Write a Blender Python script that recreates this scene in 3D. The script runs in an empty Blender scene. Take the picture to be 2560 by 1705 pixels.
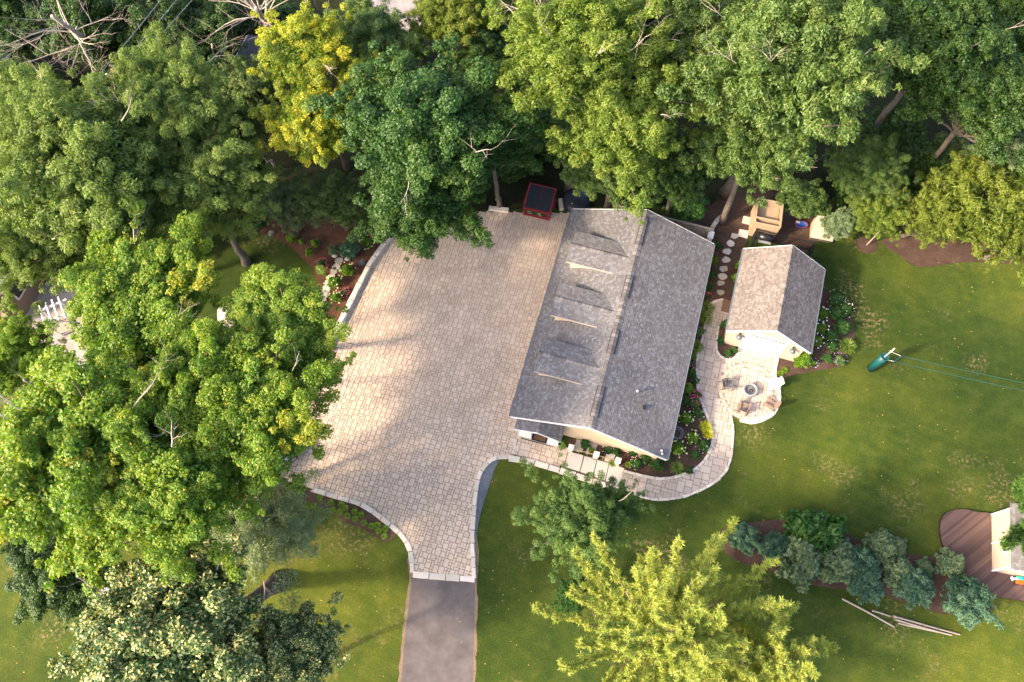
import bpy, bmesh, math, random
import numpy as np
from mathutils import Vector, Matrix

# ------------------------------------------------------------------ camera, sky, sun, exposure
SC = bpy.context.scene
COL = SC.collection
CAM_H, FPX, TILT, ROLL = 50.0, 1991.0, math.radians(22.44), math.radians(0.138)
cd = bpy.data.cameras.new("camera")
cam = bpy.data.objects.new("camera", cd)
COL.objects.link(cam)
cam.location = (0, 0, CAM_H)
cam.rotation_euler = (Matrix.Rotation(TILT, 3, 'X') @ Matrix.Rotation(ROLL, 3, 'Z')).to_euler()
cd.sensor_width = 36.0
cd.lens = 36.0 * FPX / 2560.0
cd.clip_end = 2000
SC.camera = cam

SUN_EL, SUN_SH = math.radians(32), math.radians(23)      # elevation; direction in which shadows fall (from +x)
sdir = Vector((-math.cos(SUN_SH) * math.cos(SUN_EL), -math.sin(SUN_SH) * math.cos(SUN_EL), math.sin(SUN_EL)))
w = bpy.data.worlds.new("World")
SC.world = w
w.use_nodes = True
wt = w.node_tree
sky = wt.nodes.new("ShaderNodeTexSky")
sky.sky_type = 'NISHITA'
sky.sun_disc = False
sky.sun_elevation = SUN_EL
sky.sun_rotation = math.atan2(sdir.x, sdir.y)
sky.dust_density = 4.0
sky.air_density = 0.7
sky.ozone_density = 0.4
wt.links.new(sky.outputs[0], wt.nodes["Background"].inputs[0])
wt.nodes["Background"].inputs[1].default_value = 0.15
sl = bpy.data.lights.new("sun", 'SUN')
sl.energy = 2.0
sl.angle = math.radians(4.0)
sl.color = (1.0, 0.80, 0.56)
so = bpy.data.objects.new("sun", sl)
COL.objects.link(so)
so.rotation_euler = sdir.to_track_quat('Z', 'Y').to_euler()
so.location = (-60, -30, 60)
SC.view_settings.view_transform = 'Standard'
SC.view_settings.look = 'None'
SC.view_settings.exposure = 2.28
SC.view_settings.gamma = 1.0
SC.view_settings.use_curve_mapping = False
SC.render.engine = 'CYCLES'
SC.cycles.use_denoising = True
SC.cycles.max_bounces = 8
SC.cycles.diffuse_bounces = 6
SC.cycles.transparent_max_bounces = 8

# ------------------------------------------------------------------ helpers
random.seed(7)
_c, _s = math.cos(TILT), math.sin(TILT)
FWD, UPV = np.array([0, _s, -_c]), np.array([0, _c, _s])


def G(px, py, z=0.0):
    """Point of the place at height z that the photograph shows at this pixel."""
    u, v = px - 1280.0, py - 852.5
    cr, sr = math.cos(ROLL), math.sin(ROLL)
    u, v = cr * u + sr * v, -sr * u + cr * v
    d = FWD * FPX + np.array([u, 0, 0]) - UPV * v
    t = (z - CAM_H) / d[2]
    return Vector((d[0] * t, d[1] * t, z))


def ppm(p):
    """Photo pixels per metre at a point."""
    q = np.array([p[0], p[1], p[2] - CAM_H])
    return FPX / float(q @ FWD)


def poly(pts, z=0.0):
    return [G(x, y, z) for x, y in pts]


def tag(o, label=None, cat=None, group=None, kind=None):
    if label: o["label"] = label
    if cat: o["category"] = cat
    if group: o["group"] = group
    if kind: o["kind"] = kind
    return o


def link(o, parent=None):
    COL.objects.link(o)
    if parent is not None:
        o.parent = parent
    return o


def empty(name, loc=(0, 0, 0), rz=0.0, parent=None):
    o = bpy.data.objects.new(name, None)
    o.location = loc
    o.rotation_euler = (0, 0, rz)
    o.empty_display_size = 0.3
    return link(o, parent)


def mesh_obj(name, verts, faces, mat, parent=None, smooth=False, rnd=None):
    me = bpy.data.meshes.new(name)
    me.from_pydata([tuple(v) for v in verts], [], faces)
    if smooth:
        me.polygons.foreach_set("use_smooth", [True] * len(me.polygons))
    if rnd is not None:
        at = me.attributes.new("rnd", 'FLOAT', 'FACE')
        at.data.foreach_set("value", np.asarray(rnd, np.float32))
    me.materials.append(mat)
    me.update()
    return link(bpy.data.objects.new(name, me), parent)


class MB:
    """Collects simple solids into one mesh."""
    def __init__(self):
        self.v, self.f, self.r = [], [], []

    def add(self, vs, fs, r=0.0):
        n = len(self.v)
        self.v += [Vector(x) for x in vs]
        self.f += [tuple(i + n for i in f) for f in fs]
        self.r += [r] * len(fs)
        return self

    def box(self, c, s, rz=0.0, r=0.0, taper=1.0, M=None):
        cx, cy, cz = c
        hx, hy, hz = s[0] / 2, s[1] / 2, s[2] / 2
        vs = []
        for sz, k in ((-1, 1.0), (1, taper)):
            for sx, sy in ((-1, -1), (1, -1), (1, 1), (-1, 1)):
                x, y = sx * hx * k, sy * hy * k
                if rz:
                    x, y = x * math.cos(rz) - y * math.sin(rz), x * math.sin(rz) + y * math.cos(rz)
                p = Vector((cx + x, cy + y, cz + sz * hz))
                vs.append(M @ p if M is not None else p)
        return self.add(vs, [(3, 2, 1, 0), (4, 5, 6, 7), (0, 1, 5, 4), (1, 2, 6, 5), (2, 3, 7, 6), (3, 0, 4, 7)], r)

    def prism(self, pts, z0, z1, inset=0.0, r=0.0, bottom=False):
        """Upright solid over a (convex) outline, the top drawn in by inset."""
        n = len(pts)
        a = sum(pts[i][0] * pts[(i + 1) % n][1] - pts[(i + 1) % n][0] * pts[i][1] for i in range(n))
        if a < 0:
            pts = pts[::-1]
        cx = sum(p[0] for p in pts) / n
        cy = sum(p[1] for p in pts) / n
        lo = [Vector((p[0], p[1], z0)) for p in pts]
        hi = []
        for p in pts:
            dx, dy = cx - p[0], cy - p[1]
            L = math.hypot(dx, dy) or 1
            k = min(inset * 1.3 / L, 0.4)
            hi.append(Vector((p[0] + dx * k, p[1] + dy * k, z1)))
        fs = [tuple(range(n, 2 * n))] + [(i, (i + 1) % n, n + (i + 1) % n, n + i) for i in range(n)]
        if bottom:
            fs.append(tuple(range(n - 1, -1, -1)))
        return self.add(lo + hi, fs, r)

    def tube(self, pts, rad, sides=6, cap=True, r=0.0):
        pts = [Vector(p) for p in pts]
        if not isinstance(rad, (list, tuple)):
            rad = [rad] * len(pts)
        vs, fs = [], []
        ref = Vector((0.31, 0.2, 0.93))
        for i, p in enumerate(pts):
            t = (pts[min(i + 1, len(pts) - 1)] - pts[max(i - 1, 0)])
            t = t.normalized() if t.length > 1e-9 else Vector((0, 0, 1))
            a = t.cross(ref)
            if a.length < 0.05:
                a = t.cross(Vector((1, 0, 0)))
            a.normalize()
            b = t.cross(a)
            for k in range(sides):
                an = 2 * math.pi * k / sides
                vs.append(p + (a * math.cos(an) + b * math.sin(an)) * rad[i])
        for i in range(len(pts) - 1):
            for k in range(sides):
                k2 = (k + 1) % sides
                fs.append((i * sides + k, i * sides + k2, (i + 1) * sides + k2, (i + 1) * sides + k))
        if cap:
            fs.append(tuple(range(sides - 1, -1, -1)))
            fs.append(tuple((len(pts) - 1) * sides + k for k in range(sides)))
        return self.add(vs, fs, r)

    def lathe(self, prof, c=(0, 0, 0), sides=24, r=0.0):
        vs, fs = [], []
        for rr, z in prof:
            for k in range(sides):
                an = 2 * math.pi * k / sides
                vs.append((c[0] + rr * math.cos(an), c[1] + rr * math.sin(an), c[2] + z))
        for i in range(len(prof) - 1):
            for k in range(sides):
                k2 = (k + 1) % sides
                fs.append((i * sides + k, i * sides + k2, (i + 1) * sides + k2, (i + 1) * sides + k))
        return self.add(vs, fs, r)

    def build(self, name, mat, parent=None, smooth=False, bevel=0.0):
        o = mesh_obj(name, self.v, self.f, mat, parent, smooth, self.r)
        if bevel:
            m = o.modifiers.new("bevel", 'BEVEL')
            m.width = bevel
            m.segments = 2
            m.limit_method = 'ANGLE'
        return o


def inside(p, pg):
    x, y = p[0], p[1]
    c = False
    j = len(pg) - 1
    for i in range(len(pg)):
        if (pg[i][1] > y) != (pg[j][1] > y) and x < (pg[j][0] - pg[i][0]) * (y - pg[i][1]) / (pg[j][1] - pg[i][1]) + pg[i][0]:
            c = not c
        j = i
    return c


def smooth_line(pts, step=0.15, closed=False):
    """Catmull-Rom through the points, resampled evenly."""
    P = [Vector((p[0], p[1], 0)) for p in pts]
    n = len(P)
    out = []
    for i in range(n if closed else n - 1):
        g = (lambda k: P[k % n]) if closed else (lambda k: P[max(0, min(n - 1, k))])
        p0, p1, p2, p3 = g(i - 1), g(i), g(i + 1), g(i + 2)
        m = max(2, int((p2 - p1).length / step))
        for k in range(m):
            t = k / m
            out.append(0.5 * (2 * p1 + (p2 - p0) * t + (2 * p0 - 5 * p1 + 4 * p2 - p3) * t * t + (3 * p1 - p0 - 3 * p2 + p3) * t ** 3))
    if not closed:
        out.append(P[-1])
    return out


def sheet(name, pts, z, mat, kind="structure", edge=0.0, parent=None):
    """A flat sheet over a (possibly concave) outline."""
    bm = bmesh.new()
    vs = [bm.verts.new((p[0], p[1], z)) for p in pts]
    es = [bm.edges.new((vs[i], vs[(i + 1) % len(vs)])) for i in range(len(vs))]
    bmesh.ops.triangle_fill(bm, use_beauty=True, use_dissolve=False, edges=es)
    for f in bm.faces:
        f.normal_update()
        if f.normal.z < 0:
            f.normal_flip()
    me = bpy.data.meshes.new(name)
    bm.to_mesh(me)
    bm.free()
    me.materials.append(mat)
    o = link(bpy.data.objects.new(name, me), parent)
    if kind:
        o["kind"] = kind
    return o


# ------------------------------------------------------------------ materials
class NT:
    def __init__(self, name):
        self.m = bpy.data.materials.new(name)
        self.m.use_nodes = True
        self.t = self.m.node_tree
        self.b = self.t.nodes["Principled BSDF"]
        self.out = self.t.nodes["Material Output"]

    def n(self, typ, **kw):
        x = self.t.nodes.new(typ)
        for k, v in kw.items():
            setattr(x, k, v)
        return x

    def l(self, a, b):
        self.t.links.new(a, b)

    def coord(self, obj=True):
        return self.n("ShaderNodeTexCoord").outputs["Object" if obj else "Generated"]

    def pos(self):
        return self.n("ShaderNodeNewGeometry").outputs["Position"]

    def noise(self, scale, detail=4, rough=0.55, vec=None, dist=0.0):
        x = self.n("ShaderNodeTexNoise")
        x.inputs["Scale"].default_value = scale
        x.inputs["Detail"].default_value = detail
        x.inputs["Roughness"].default_value = rough
        x.inputs["Distortion"].default_value = dist
        if vec is not None:
            self.l(vec, x.inputs["Vector"])
        return x.outputs["Fac"]

    def ramp(self, fac, stops):
        x = self.n("ShaderNodeValToRGB")
        e = x.color_ramp.elements
        while len(e) < len(stops):
            e.new(0.5)
        for el, (p, c) in zip(e, stops):
            el.position = p
            el.color = (c[0], c[1], c[2], 1) if not isinstance(c, (int, float)) else (c, c, c, 1)
        self.l(fac, x.inputs[0])
        return x.outputs[0]

    def mix(self, a, b, fac, typ='MIX'):
        x = self.n("ShaderNodeMix", data_type='RGBA', blend_type=typ)
        for inp, v in ((x.inputs[6], a), (x.inputs[7], b)):
            if isinstance(v, tuple):
                inp.default_value = (v[0], v[1], v[2], 1)
            else:
                self.l(v, inp)
        if isinstance(fac, (int, float)):
            x.inputs[0].default_value = fac
        else:
            self.l(fac, x.inputs[0])
        return x.outputs[2]

    def math(self, op, a, b=None):
        x = self.n("ShaderNodeMath", operation=op)
        for inp, v in ((x.inputs[0], a), (x.inputs[1], b)):
            if v is None: continue
            if isinstance(v, (int, float)):
                inp.default_value = v
            else:
                self.l(v, inp)
        return x.outputs[0]

    def rnd(self):
        """Random per piece: works for single objects and for joined meshes with a 'rnd' face attribute."""
        a = self.n("ShaderNodeAttribute", attribute_name="rnd").outputs["Fac"]
        o = self.n("ShaderNodeObjectInfo").outputs["Random"]
        return self.math('FRACT', self.math('ADD', a, o))

    def bump(self, h, strength=0.3, dist=0.02):
        x = self.n("ShaderNodeBump")
        x.inputs["Strength"].default_value = strength
        x.inputs["Distance"].default_value = dist
        self.l(h, x.inputs["Height"])
        self.l(x.outputs[0], self.b.inputs["Normal"])

    def base(self, c):
        if isinstance(c, tuple):
            self.b.inputs["Base Color"].default_value = (c[0], c[1], c[2], 1)
        else:
            self.l(c, self.b.inputs["Base Color"])

    def rough(self, v, spec=0.3, metal=0.0):
        self.b.inputs["Roughness"].default_value = v
        self.b.inputs["Specular IOR Level"].default_value = spec
        self.b.inputs["Metallic"].default_value = metal
        return self.m


def plain(name, c, rough=0.7, spec=0.3, metal=0.0, var=0.18, scale=3.0):
    t = NT(name)
    n = t.noise(scale, 5, 0.6, t.pos())
    t.base(t.mix(tuple(x * (1 - var) for x in c), tuple(min(1, x * (1 + var)) for x in c), n))
    return t.rough(rough, spec, metal)


def mat_grass():
    t = NT("lawn_grass")
    p = t.pos()
    big = t.noise(0.13, 5, 0.62, p, 0.5)
    mid = t.noise(1.1, 6, 0.68, p)
    fine = t.noise(11.0, 5, 0.75, p)
    c = t.ramp(big, [(0.34, (0.026, 0.052, 0.007)), (0.5, (0.058, 0.082, 0.009)), (0.66, (0.112, 0.122, 0.014))])
    c2 = t.ramp(mid, [(0.3, (0.022, 0.048, 0.008)), (0.52, (0.058, 0.082, 0.010)), (0.72, (0.115, 0.118, 0.022))])
    c = t.mix(c, c2, 0.5)
    c = t.mix(c, t.ramp(fine, [(0.25, 0.35), (0.5, 0.95), (0.75, 1.7)]), 0.75, 'MULTIPLY')
    c = t.mix(c, t.ramp(t.noise(0.055, 3, 0.5, p, 0.8), [(0.38, (0.50, 0.60, 0.60)), (0.5, (0.88, 0.90, 0.90)), (0.62, (1.32, 1.22, 1.08))]), 0.9, 'MULTIPLY')  # broad soft bands of sun and tree shade painted into the grass colour
    mp = t.n("ShaderNodeMapping")
    mp.inputs['Rotation'].default_value[2] = math.radians(-66)
    t.l(p, mp.inputs['Vector'])
    wv = t.n("ShaderNodeTexWave", wave_profile='SIN')
    wv.inputs['Scale'].default_value = 0.42
    wv.inputs['Distortion'].default_value = 1.2
    wv.inputs['Detail Scale'].default_value = 0.6
    t.l(mp.outputs[0], wv.inputs['Vector'])
    c = t.mix(c, t.ramp(wv.outputs['Fac'], [(0.0, 0.96), (0.9, 1.0), (0.985, 1.12)]), 0.5, 'MULTIPLY')
    dry = t.math('MULTIPLY', t.ramp(t.noise(0.23, 3, 0.5, p), [(0.55, 0.0), (0.66, 1.0)]), t.ramp(t.noise(4.2, 5, 0.7, p), [(0.50, 0.0), (0.62, 1.0)]))
    c = t.mix(c, (0.23, 0.17, 0.085), t.math('MULTIPLY', dry, 0.75))
    t.base(c)
    t.bump(t.math('ADD', fine, t.noise(34, 3, 0.7, p)), 0.9, 0.06)
    return t.rough(0.9, 0.15)


def mat_soil(name, a, b, cc, scale=7.0):
    t = NT(name)
    p = t.pos()
    f = t.noise(scale * 3, 5, 0.75, p)
    c = t.mix(t.ramp(f, [(0.3, a), (0.52, b), (0.72, cc)]), t.ramp(t.noise(0.9, 4, 0.6, p), [(0.3, 0.6), (0.7, 1.25)]), 0.8, 'MULTIPLY')
    t.base(c)
    t.bump(f, 1.0, 0.05)
    return t.rough(0.95, 0.1)


def mat_pieces(name, stops, stain=0.35, fine=18.0, rough=0.85, bump=0.25, warm=None):
    """Stone or paver: colour by piece, mottling, stains that run across pieces."""
    t = NT(name)
    p = t.pos()
    c = t.ramp(t.rnd(), stops)
    c = t.mix(c, t.ramp(t.noise(fine, 5, 0.7, p), [(0.25, 0.78), (0.75, 1.18)]), 0.7, 'MULTIPLY')
    c = t.mix(c, t.ramp(t.noise(0.45, 5, 0.62, p), [(0.35, 0.80), (0.6, 1.06)]), stain * 2, 'MULTIPLY')
    if warm:
        sp = t.ramp(t.noise(0.8, 4, 0.7, p), [(0.66, 0.0), (0.76, 1.0)])
        c = t.mix(c, warm, t.math('MULTIPLY', sp, 0.28))
    t.base(c)
    t.bump(t.noise(fine * 2, 4, 0.7, p), bump, 0.01)
    return t.rough(rough, 0.25)


def mat_shingle(name, stops):
    t = NT(name)
    p = t.pos()
    c = t.ramp(t.rnd(), stops)
    c = t.mix(c, t.ramp(t.noise(60, 3, 0.7, p), [(0.25, 0.7), (0.75, 1.3)]), 0.6, 'MULTIPLY')
    c = t.mix(c, t.ramp(t.noise(0.5, 4, 0.6, p), [(0.3, 0.84), (0.7, 1.12)]), 0.8, 'MULTIPLY')
    t.base(c)
    t.bump(t.noise(90, 3, 0.7, p), 0.35, 0.01)
    return t.rough(0.92, 0.2)


def mat_leaf(name, stops, tint=None, trans=0.42, gloss=0.35, rough=0.5, tr=None):
    """Leaf: colour by leaf (r), by clump (g); light passes through thin blades."""
    t = NT(name)
    at = t.n("ShaderNodeAttribute", attribute_name="leaf")
    sx = t.n("ShaderNodeSeparateColor")
    t.l(at.outputs["Color"], sx.inputs[0])
    oi = t.n("ShaderNodeObjectInfo").outputs["Random"]
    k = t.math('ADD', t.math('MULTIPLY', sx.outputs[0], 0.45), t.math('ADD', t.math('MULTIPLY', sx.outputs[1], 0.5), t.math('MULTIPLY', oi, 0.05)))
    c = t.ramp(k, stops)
    if tint:
        c = t.mix(c, tint, sx.outputs[2])
    t.base(c)
    t.rough(rough, gloss)
    tb = t.n("ShaderNodeBsdfTranslucent")
    hs = t.n("ShaderNodeHueSaturation")
    hs.inputs["Saturation"].default_value = 1.15
    hs.inputs["Value"].default_value = tr or 1.5
    t.l(c, hs.inputs["Color"])
    t.l(t.mix(hs.outputs[0], (0.85, 1.0, 0.25), 0.55, 'MULTIPLY'), tb.inputs["Color"])
    ms = t.n("ShaderNodeMixShader")
    ms.inputs[0].default_value = trans
    t.l(t.b.outputs[0], ms.inputs[1])
    t.l(tb.outputs[0], ms.inputs[2])
    t.l(ms.outputs[0], t.out.inputs["Surface"])
    return t.m


def mat_bark(name, a, b):
    t = NT(name)
    p = t.coord()
    n = t.noise(7, 5, 0.7, p, 0.6)
    t.base(t.ramp(n, [(0.3, a), (0.7, b)]))
    t.bump(n, 0.8, 0.04)
    return t.rough(0.95, 0.1)


M = {}
M['grass'] = mat_grass()
M['mulch'] = mat_soil("bark_mulch", (0.035, 0.021, 0.015), (0.085, 0.052, 0.038), (0.16, 0.105, 0.078))
M['mulch_red'] = mat_soil("red_mulch", (0.045, 0.021, 0.012), (0.12, 0.058, 0.034), (0.21, 0.115, 0.072))
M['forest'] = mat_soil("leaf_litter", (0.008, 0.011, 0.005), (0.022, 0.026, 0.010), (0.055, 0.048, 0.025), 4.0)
M['joint'] = mat_soil("joint_sand", (0.17, 0.13, 0.102), (0.23, 0.178, 0.14), (0.29, 0.228, 0.182))
M['joint_pale'] = mat_soil("pale_joint_sand", (0.23, 0.183, 0.147), (0.28, 0.225, 0.18), (0.33, 0.267, 0.217))
M['paver'] = mat_pieces("concrete_paver", [(0.0, (0.48, 0.372, 0.282)), (0.3, (0.52, 0.408, 0.31)), (0.65, (0.545, 0.428, 0.328)), (0.85, (0.52, 0.418, 0.332)), (1.0, (0.58, 0.46, 0.355))], stain=0.25, warm=(0.42, 0.24, 0.13))
M['path_paver'] = mat_pieces("path_paver", [(0.0, (0.37, 0.30, 0.242)), (0.5, (0.41, 0.338, 0.275)), (1.0, (0.45, 0.375, 0.305))], stain=0.15)
M['limestone'] = mat_pieces("limestone_edging", [(0.0, (0.46, 0.41, 0.34)), (0.5, (0.54, 0.48, 0.41)), (1.0, (0.62, 0.56, 0.48))], stain=0.25)
M['slab'] = mat_pieces("pale_slab", [(0.0, (0.45, 0.405, 0.35)), (1.0, (0.53, 0.48, 0.42))], stain=0.2)
M['asphalt'] = mat_soil("asphalt", (0.10, 0.085, 0.083), (0.145, 0.125, 0.121), (0.20, 0.176, 0.17), 30.0)
M['gravel'] = mat_soil("blue_gravel", (0.05, 0.058, 0.070), (0.12, 0.135, 0.155), (0.24, 0.26, 0.29), 9.0)
M['dirt'] = mat_soil("dry_dirt", (0.12, 0.085, 0.05), (0.21, 0.155, 0.10), (0.30, 0.23, 0.16), 5.0)
M['lane'] = mat_soil("lane_gravel", (0.20, 0.17, 0.15), (0.30, 0.26, 0.235), (0.40, 0.36, 0.33), 5.0)
M['shingle'] = mat_shingle("grey_shingle", [(0.0, (0.112, 0.103, 0.103)), (0.35, (0.130, 0.121, 0.122)), (0.6, (0.144, 0.136, 0.139)), (0.85, (0.164, 0.160, 0.166)), (1.0, (0.19, 0.187, 0.196))])
M['shingle_tan'] = mat_shingle("tan_shingle", [(0.0, (0.118, 0.100, 0.090)), (0.35, (0.148, 0.125, 0.112)), (0.7, (0.172, 0.146, 0.131)), (1.0, (0.21, 0.182, 0.165))])
M['cap'] = mat_shingle("ridge_cap_shingle", [(0.0, (0.095, 0.086, 0.084)), (0.5, (0.138, 0.127, 0.125)), (1.0, (0.195, 0.182, 0.18))])
M['deckboard'] = plain("roof_deck", (0.05, 0.045, 0.045), 0.9)
M['stucco'] = plain("beige_stucco", (0.56, 0.43, 0.30), 0.9, 0.15, var=0.08, scale=1.5)
M['stucco_pale'] = plain("pale_siding", (0.40, 0.325, 0.25), 0.85, 0.2, var=0.06, scale=1.2)
M['white'] = plain("white_paint", (0.66, 0.645, 0.61), 0.5, 0.4, var=0.04)
M['gutter'] = plain("dark_gutter", (0.10, 0.115, 0.135), 0.4, 0.5, var=0.1)
M['black'] = plain("black_metal", (0.012, 0.012, 0.014), 0.4, 0.5)
M['blackplastic'] = plain("black_plastic", (0.012, 0.016, 0.022), 0.45, 0.5)
M['red'] = plain("red_steel", (0.20, 0.016, 0.020), 0.5, 0.4, var=0.25, scale=2)
M['green_print'] = plain("green_print", (0.25, 0.62, 0.02), 0.6)
M['grey_print'] = plain("grey_print", (0.35, 0.38, 0.38), 0.6)
M['glass'] = plain("dark_glass", (0.02, 0.024, 0.03), 0.08, 0.7)
M['wood'] = plain("tan_wood", (0.34, 0.24, 0.155), 0.8, 0.2, var=0.25)
M['wood_old'] = plain("weathered_wood", (0.30, 0.25, 0.20), 0.9, 0.1, var=0.3, scale=5)
M['wood_dark'] = plain("dark_wood", (0.045, 0.04, 0.038), 0.9, 0.1, var=0.3)
M['mat_brown'] = plain("brown_mat", (0.15, 0.085, 0.05), 0.95, 0.1, var=0.3, scale=8)
M['tan_plastic'] = plain("tan_plastic", (0.38, 0.31, 0.225), 0.6, 0.3, var=0.06)
M['teal'] = plain("teal_vinyl", (0.004, 0.055, 0.056), 0.45, 0.4, var=0.12)
M['steel'] = plain("galvanised_steel", (0.42, 0.42, 0.42), 0.4, 0.5, metal=0.6, var=0.1)
M['firepit'] = plain("cast_concrete", (0.26, 0.25, 0.245), 0.8, 0.2, var=0.15)
M['ash'] = plain("cold_ash", (0.13, 0.125, 0.12), 0.95, 0.1, var=0.5, scale=9)
M['chair'] = plain("brown_resin", (0.22, 0.155, 0.115), 0.7, 0.25, var=0.15)
M['chair_grey'] = plain("grey_resin", (0.15, 0.135, 0.125), 0.7, 0.25, var=0.15)
M['blue'] = plain("blue_plastic", (0.012, 0.11, 0.38), 0.4, 0.4)
M['orange'] = plain("orange_plastic", (0.75, 0.10, 0.01), 0.4, 0.4)
M['toyteal'] = plain("mint_plastic", (0.03, 0.42, 0.28), 0.4, 0.4)
M['yellow'] = plain("yellow_plastic", (0.80, 0.45, 0.01), 0.45, 0.4)
M['carpaint'] = plain("silver_car_paint", (0.36, 0.385, 0.42), 0.25, 0.6, var=0.02)
M['hose'] = plain("grey_hose", (0.24, 0.25, 0.27), 0.5, 0.4, var=0.1)
M['rock'] = mat_pieces("pale_rock", [(0.0, (0.30, 0.26, 0.22)), (0.5, (0.44, 0.39, 0.33)), (1.0, (0.56, 0.50, 0.44))], stain=0.3)
M['cedar_board'] = mat_pieces("brown_deck_board", [(0.0, (0.075, 0.045, 0.038)), (0.5, (0.105, 0.062, 0.052)), (1.0, (0.135, 0.082, 0.066))], stain=0.3, rough=0.7)
M['bark'] = mat_bark("grey_bark", (0.055, 0.045, 0.035), (0.17, 0.14, 0.11))
M['deadwood'] = mat_bark("bare_deadwood", (0.24, 0.19, 0.15), (0.46, 0.39, 0.33))
M['pinebark'] = mat_bark("pine_bark", (0.17, 0.12, 0.09), (0.34, 0.27, 0.22))

L = {}
L['maple'] = mat_leaf("maple_leaf", [(0.0, (0.072, 0.139, 0.016)), (0.4, (0.132, 0.227, 0.021)), (0.7, (0.212, 0.285, 0.028)), (1.0, (0.315, 0.329, 0.034))], tint=(0.408, 0.351, 0.033))
L['ash'] = mat_leaf("ash_leaf", [(0.0, (0.098, 0.154, 0.036)), (0.5, (0.169, 0.230, 0.050)), (1.0, (0.256, 0.293, 0.067))])
L['dark'] = mat_leaf("dark_maple_leaf", [(0.0, (0.019, 0.058, 0.009)), (0.5, (0.039, 0.093, 0.014)), (1.0, (0.084, 0.132, 0.017))], trans=0.28)
L['gold'] = mat_leaf("golden_leaf", [(0.0, (0.085, 0.16, 0.018)), (0.33, (0.16, 0.23, 0.022)), (0.52, (0.40, 0.385, 0.03)), (1.0, (0.62, 0.54, 0.06))], tint=(0.095, 0.17, 0.025))
L['oak'] = mat_leaf("oak_leaf", [(0.0, (0.054, 0.105, 0.022)), (0.5, (0.102, 0.167, 0.031)), (1.0, (0.185, 0.222, 0.049))], gloss=0.5)
L['light'] = mat_leaf("light_ash_leaf", [(0.0, (0.080, 0.143, 0.021)), (0.5, (0.155, 0.216, 0.030)), (1.0, (0.248, 0.279, 0.046))])
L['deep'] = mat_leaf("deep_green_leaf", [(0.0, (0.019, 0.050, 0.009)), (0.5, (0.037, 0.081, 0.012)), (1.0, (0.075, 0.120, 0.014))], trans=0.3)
L['cedar'] = mat_leaf("yellow_cedar_leaf", [(0.0, (0.088, 0.132, 0.018)), (0.5, (0.157, 0.201, 0.025)), (1.0, (0.245, 0.265, 0.040))])
L['linden'] = mat_leaf("linden_leaf", [(0.0, (0.031, 0.080, 0.021)), (0.6, (0.069, 0.124, 0.034)), (1.0, (0.114, 0.167, 0.046))], tint=(0.665, 0.583, 0.228), trans=0.22)
L['olive'] = mat_leaf("grey_green_leaf", [(0.0, (0.080, 0.131, 0.059)), (0.5, (0.136, 0.189, 0.087)), (1.0, (0.208, 0.256, 0.112))], trans=0.3)
L['thin'] = mat_leaf("thin_grey_leaf", [(0.0, (0.148, 0.198, 0.098)), (0.5, (0.214, 0.273, 0.135)), (1.0, (0.313, 0.362, 0.182))], trans=0.3)
L['feather'] = mat_leaf("feathery_leaf", [(0.0, (0.060, 0.130, 0.032)), (0.5, (0.116, 0.193, 0.046)), (1.0, (0.209, 0.279, 0.065))])
L['pine'] = mat_leaf("yellow_pine_needle", [(0.0, (0.15, 0.215, 0.045)), (0.45, (0.28, 0.325, 0.06)), (0.8, (0.41, 0.41, 0.08)), (1.0, (0.52, 0.46, 0.10))], tint=(0.50, 0.34, 0.09), trans=0.35)
L['pine_green'] = mat_leaf("green_pine_needle", [(0.0, (0.038, 0.096, 0.015)), (0.5, (0.070, 0.147, 0.020)), (1.0, (0.128, 0.205, 0.028))], tint=(0.358, 0.307, 0.051), trans=0.25)
L['blue'] = mat_leaf("blue_juniper_leaf", [(0.0, (0.038, 0.100, 0.057)), (0.5, (0.078, 0.159, 0.090)), (1.0, (0.177, 0.259, 0.136))], trans=0.2)
L['spruce'] = mat_leaf("dark_conifer_leaf", [(0.0, (0.058, 0.105, 0.027)), (0.5, (0.107, 0.162, 0.040)), (1.0, (0.196, 0.238, 0.056))], trans=0.2)
L['lime'] = mat_leaf("lime_leaf", [(0.0, (0.065, 0.152, 0.012)), (0.5, (0.131, 0.240, 0.013)), (1.0, (0.240, 0.326, 0.023))])
L['green'] = mat_leaf("garden_leaf", [(0.0, (0.022, 0.077, 0.014)), (0.5, (0.046, 0.118, 0.021)), (1.0, (0.092, 0.174, 0.030))])
L['grassy'] = mat_leaf("blade_leaf", [(0.0, (0.064, 0.128, 0.019)), (0.5, (0.128, 0.205, 0.026)), (1.0, (0.256, 0.307, 0.038))])
L['goldgrass'] = mat_leaf("gold_blade_leaf", [(0.0, (0.256, 0.307, 0.015)), (0.5, (0.461, 0.461, 0.019)), (1.0, (0.600, 0.563, 0.038))])
M['fl_white'] = plain("white_petal", (0.62, 0.62, 0.55), 0.8, 0.1, var=0.05)
M['fl_cream'] = plain("cream_petal", (0.50, 0.54, 0.24), 0.8, 0.1, var=0.1)
M['fl_pink'] = plain("pink_petal", (0.62, 0.10, 0.20), 0.8, 0.1, var=0.3, scale=8)
M['fl_purple'] = plain("lilac_petal", (0.30, 0.26, 0.55), 0.8, 0.1, var=0.2)
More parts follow.
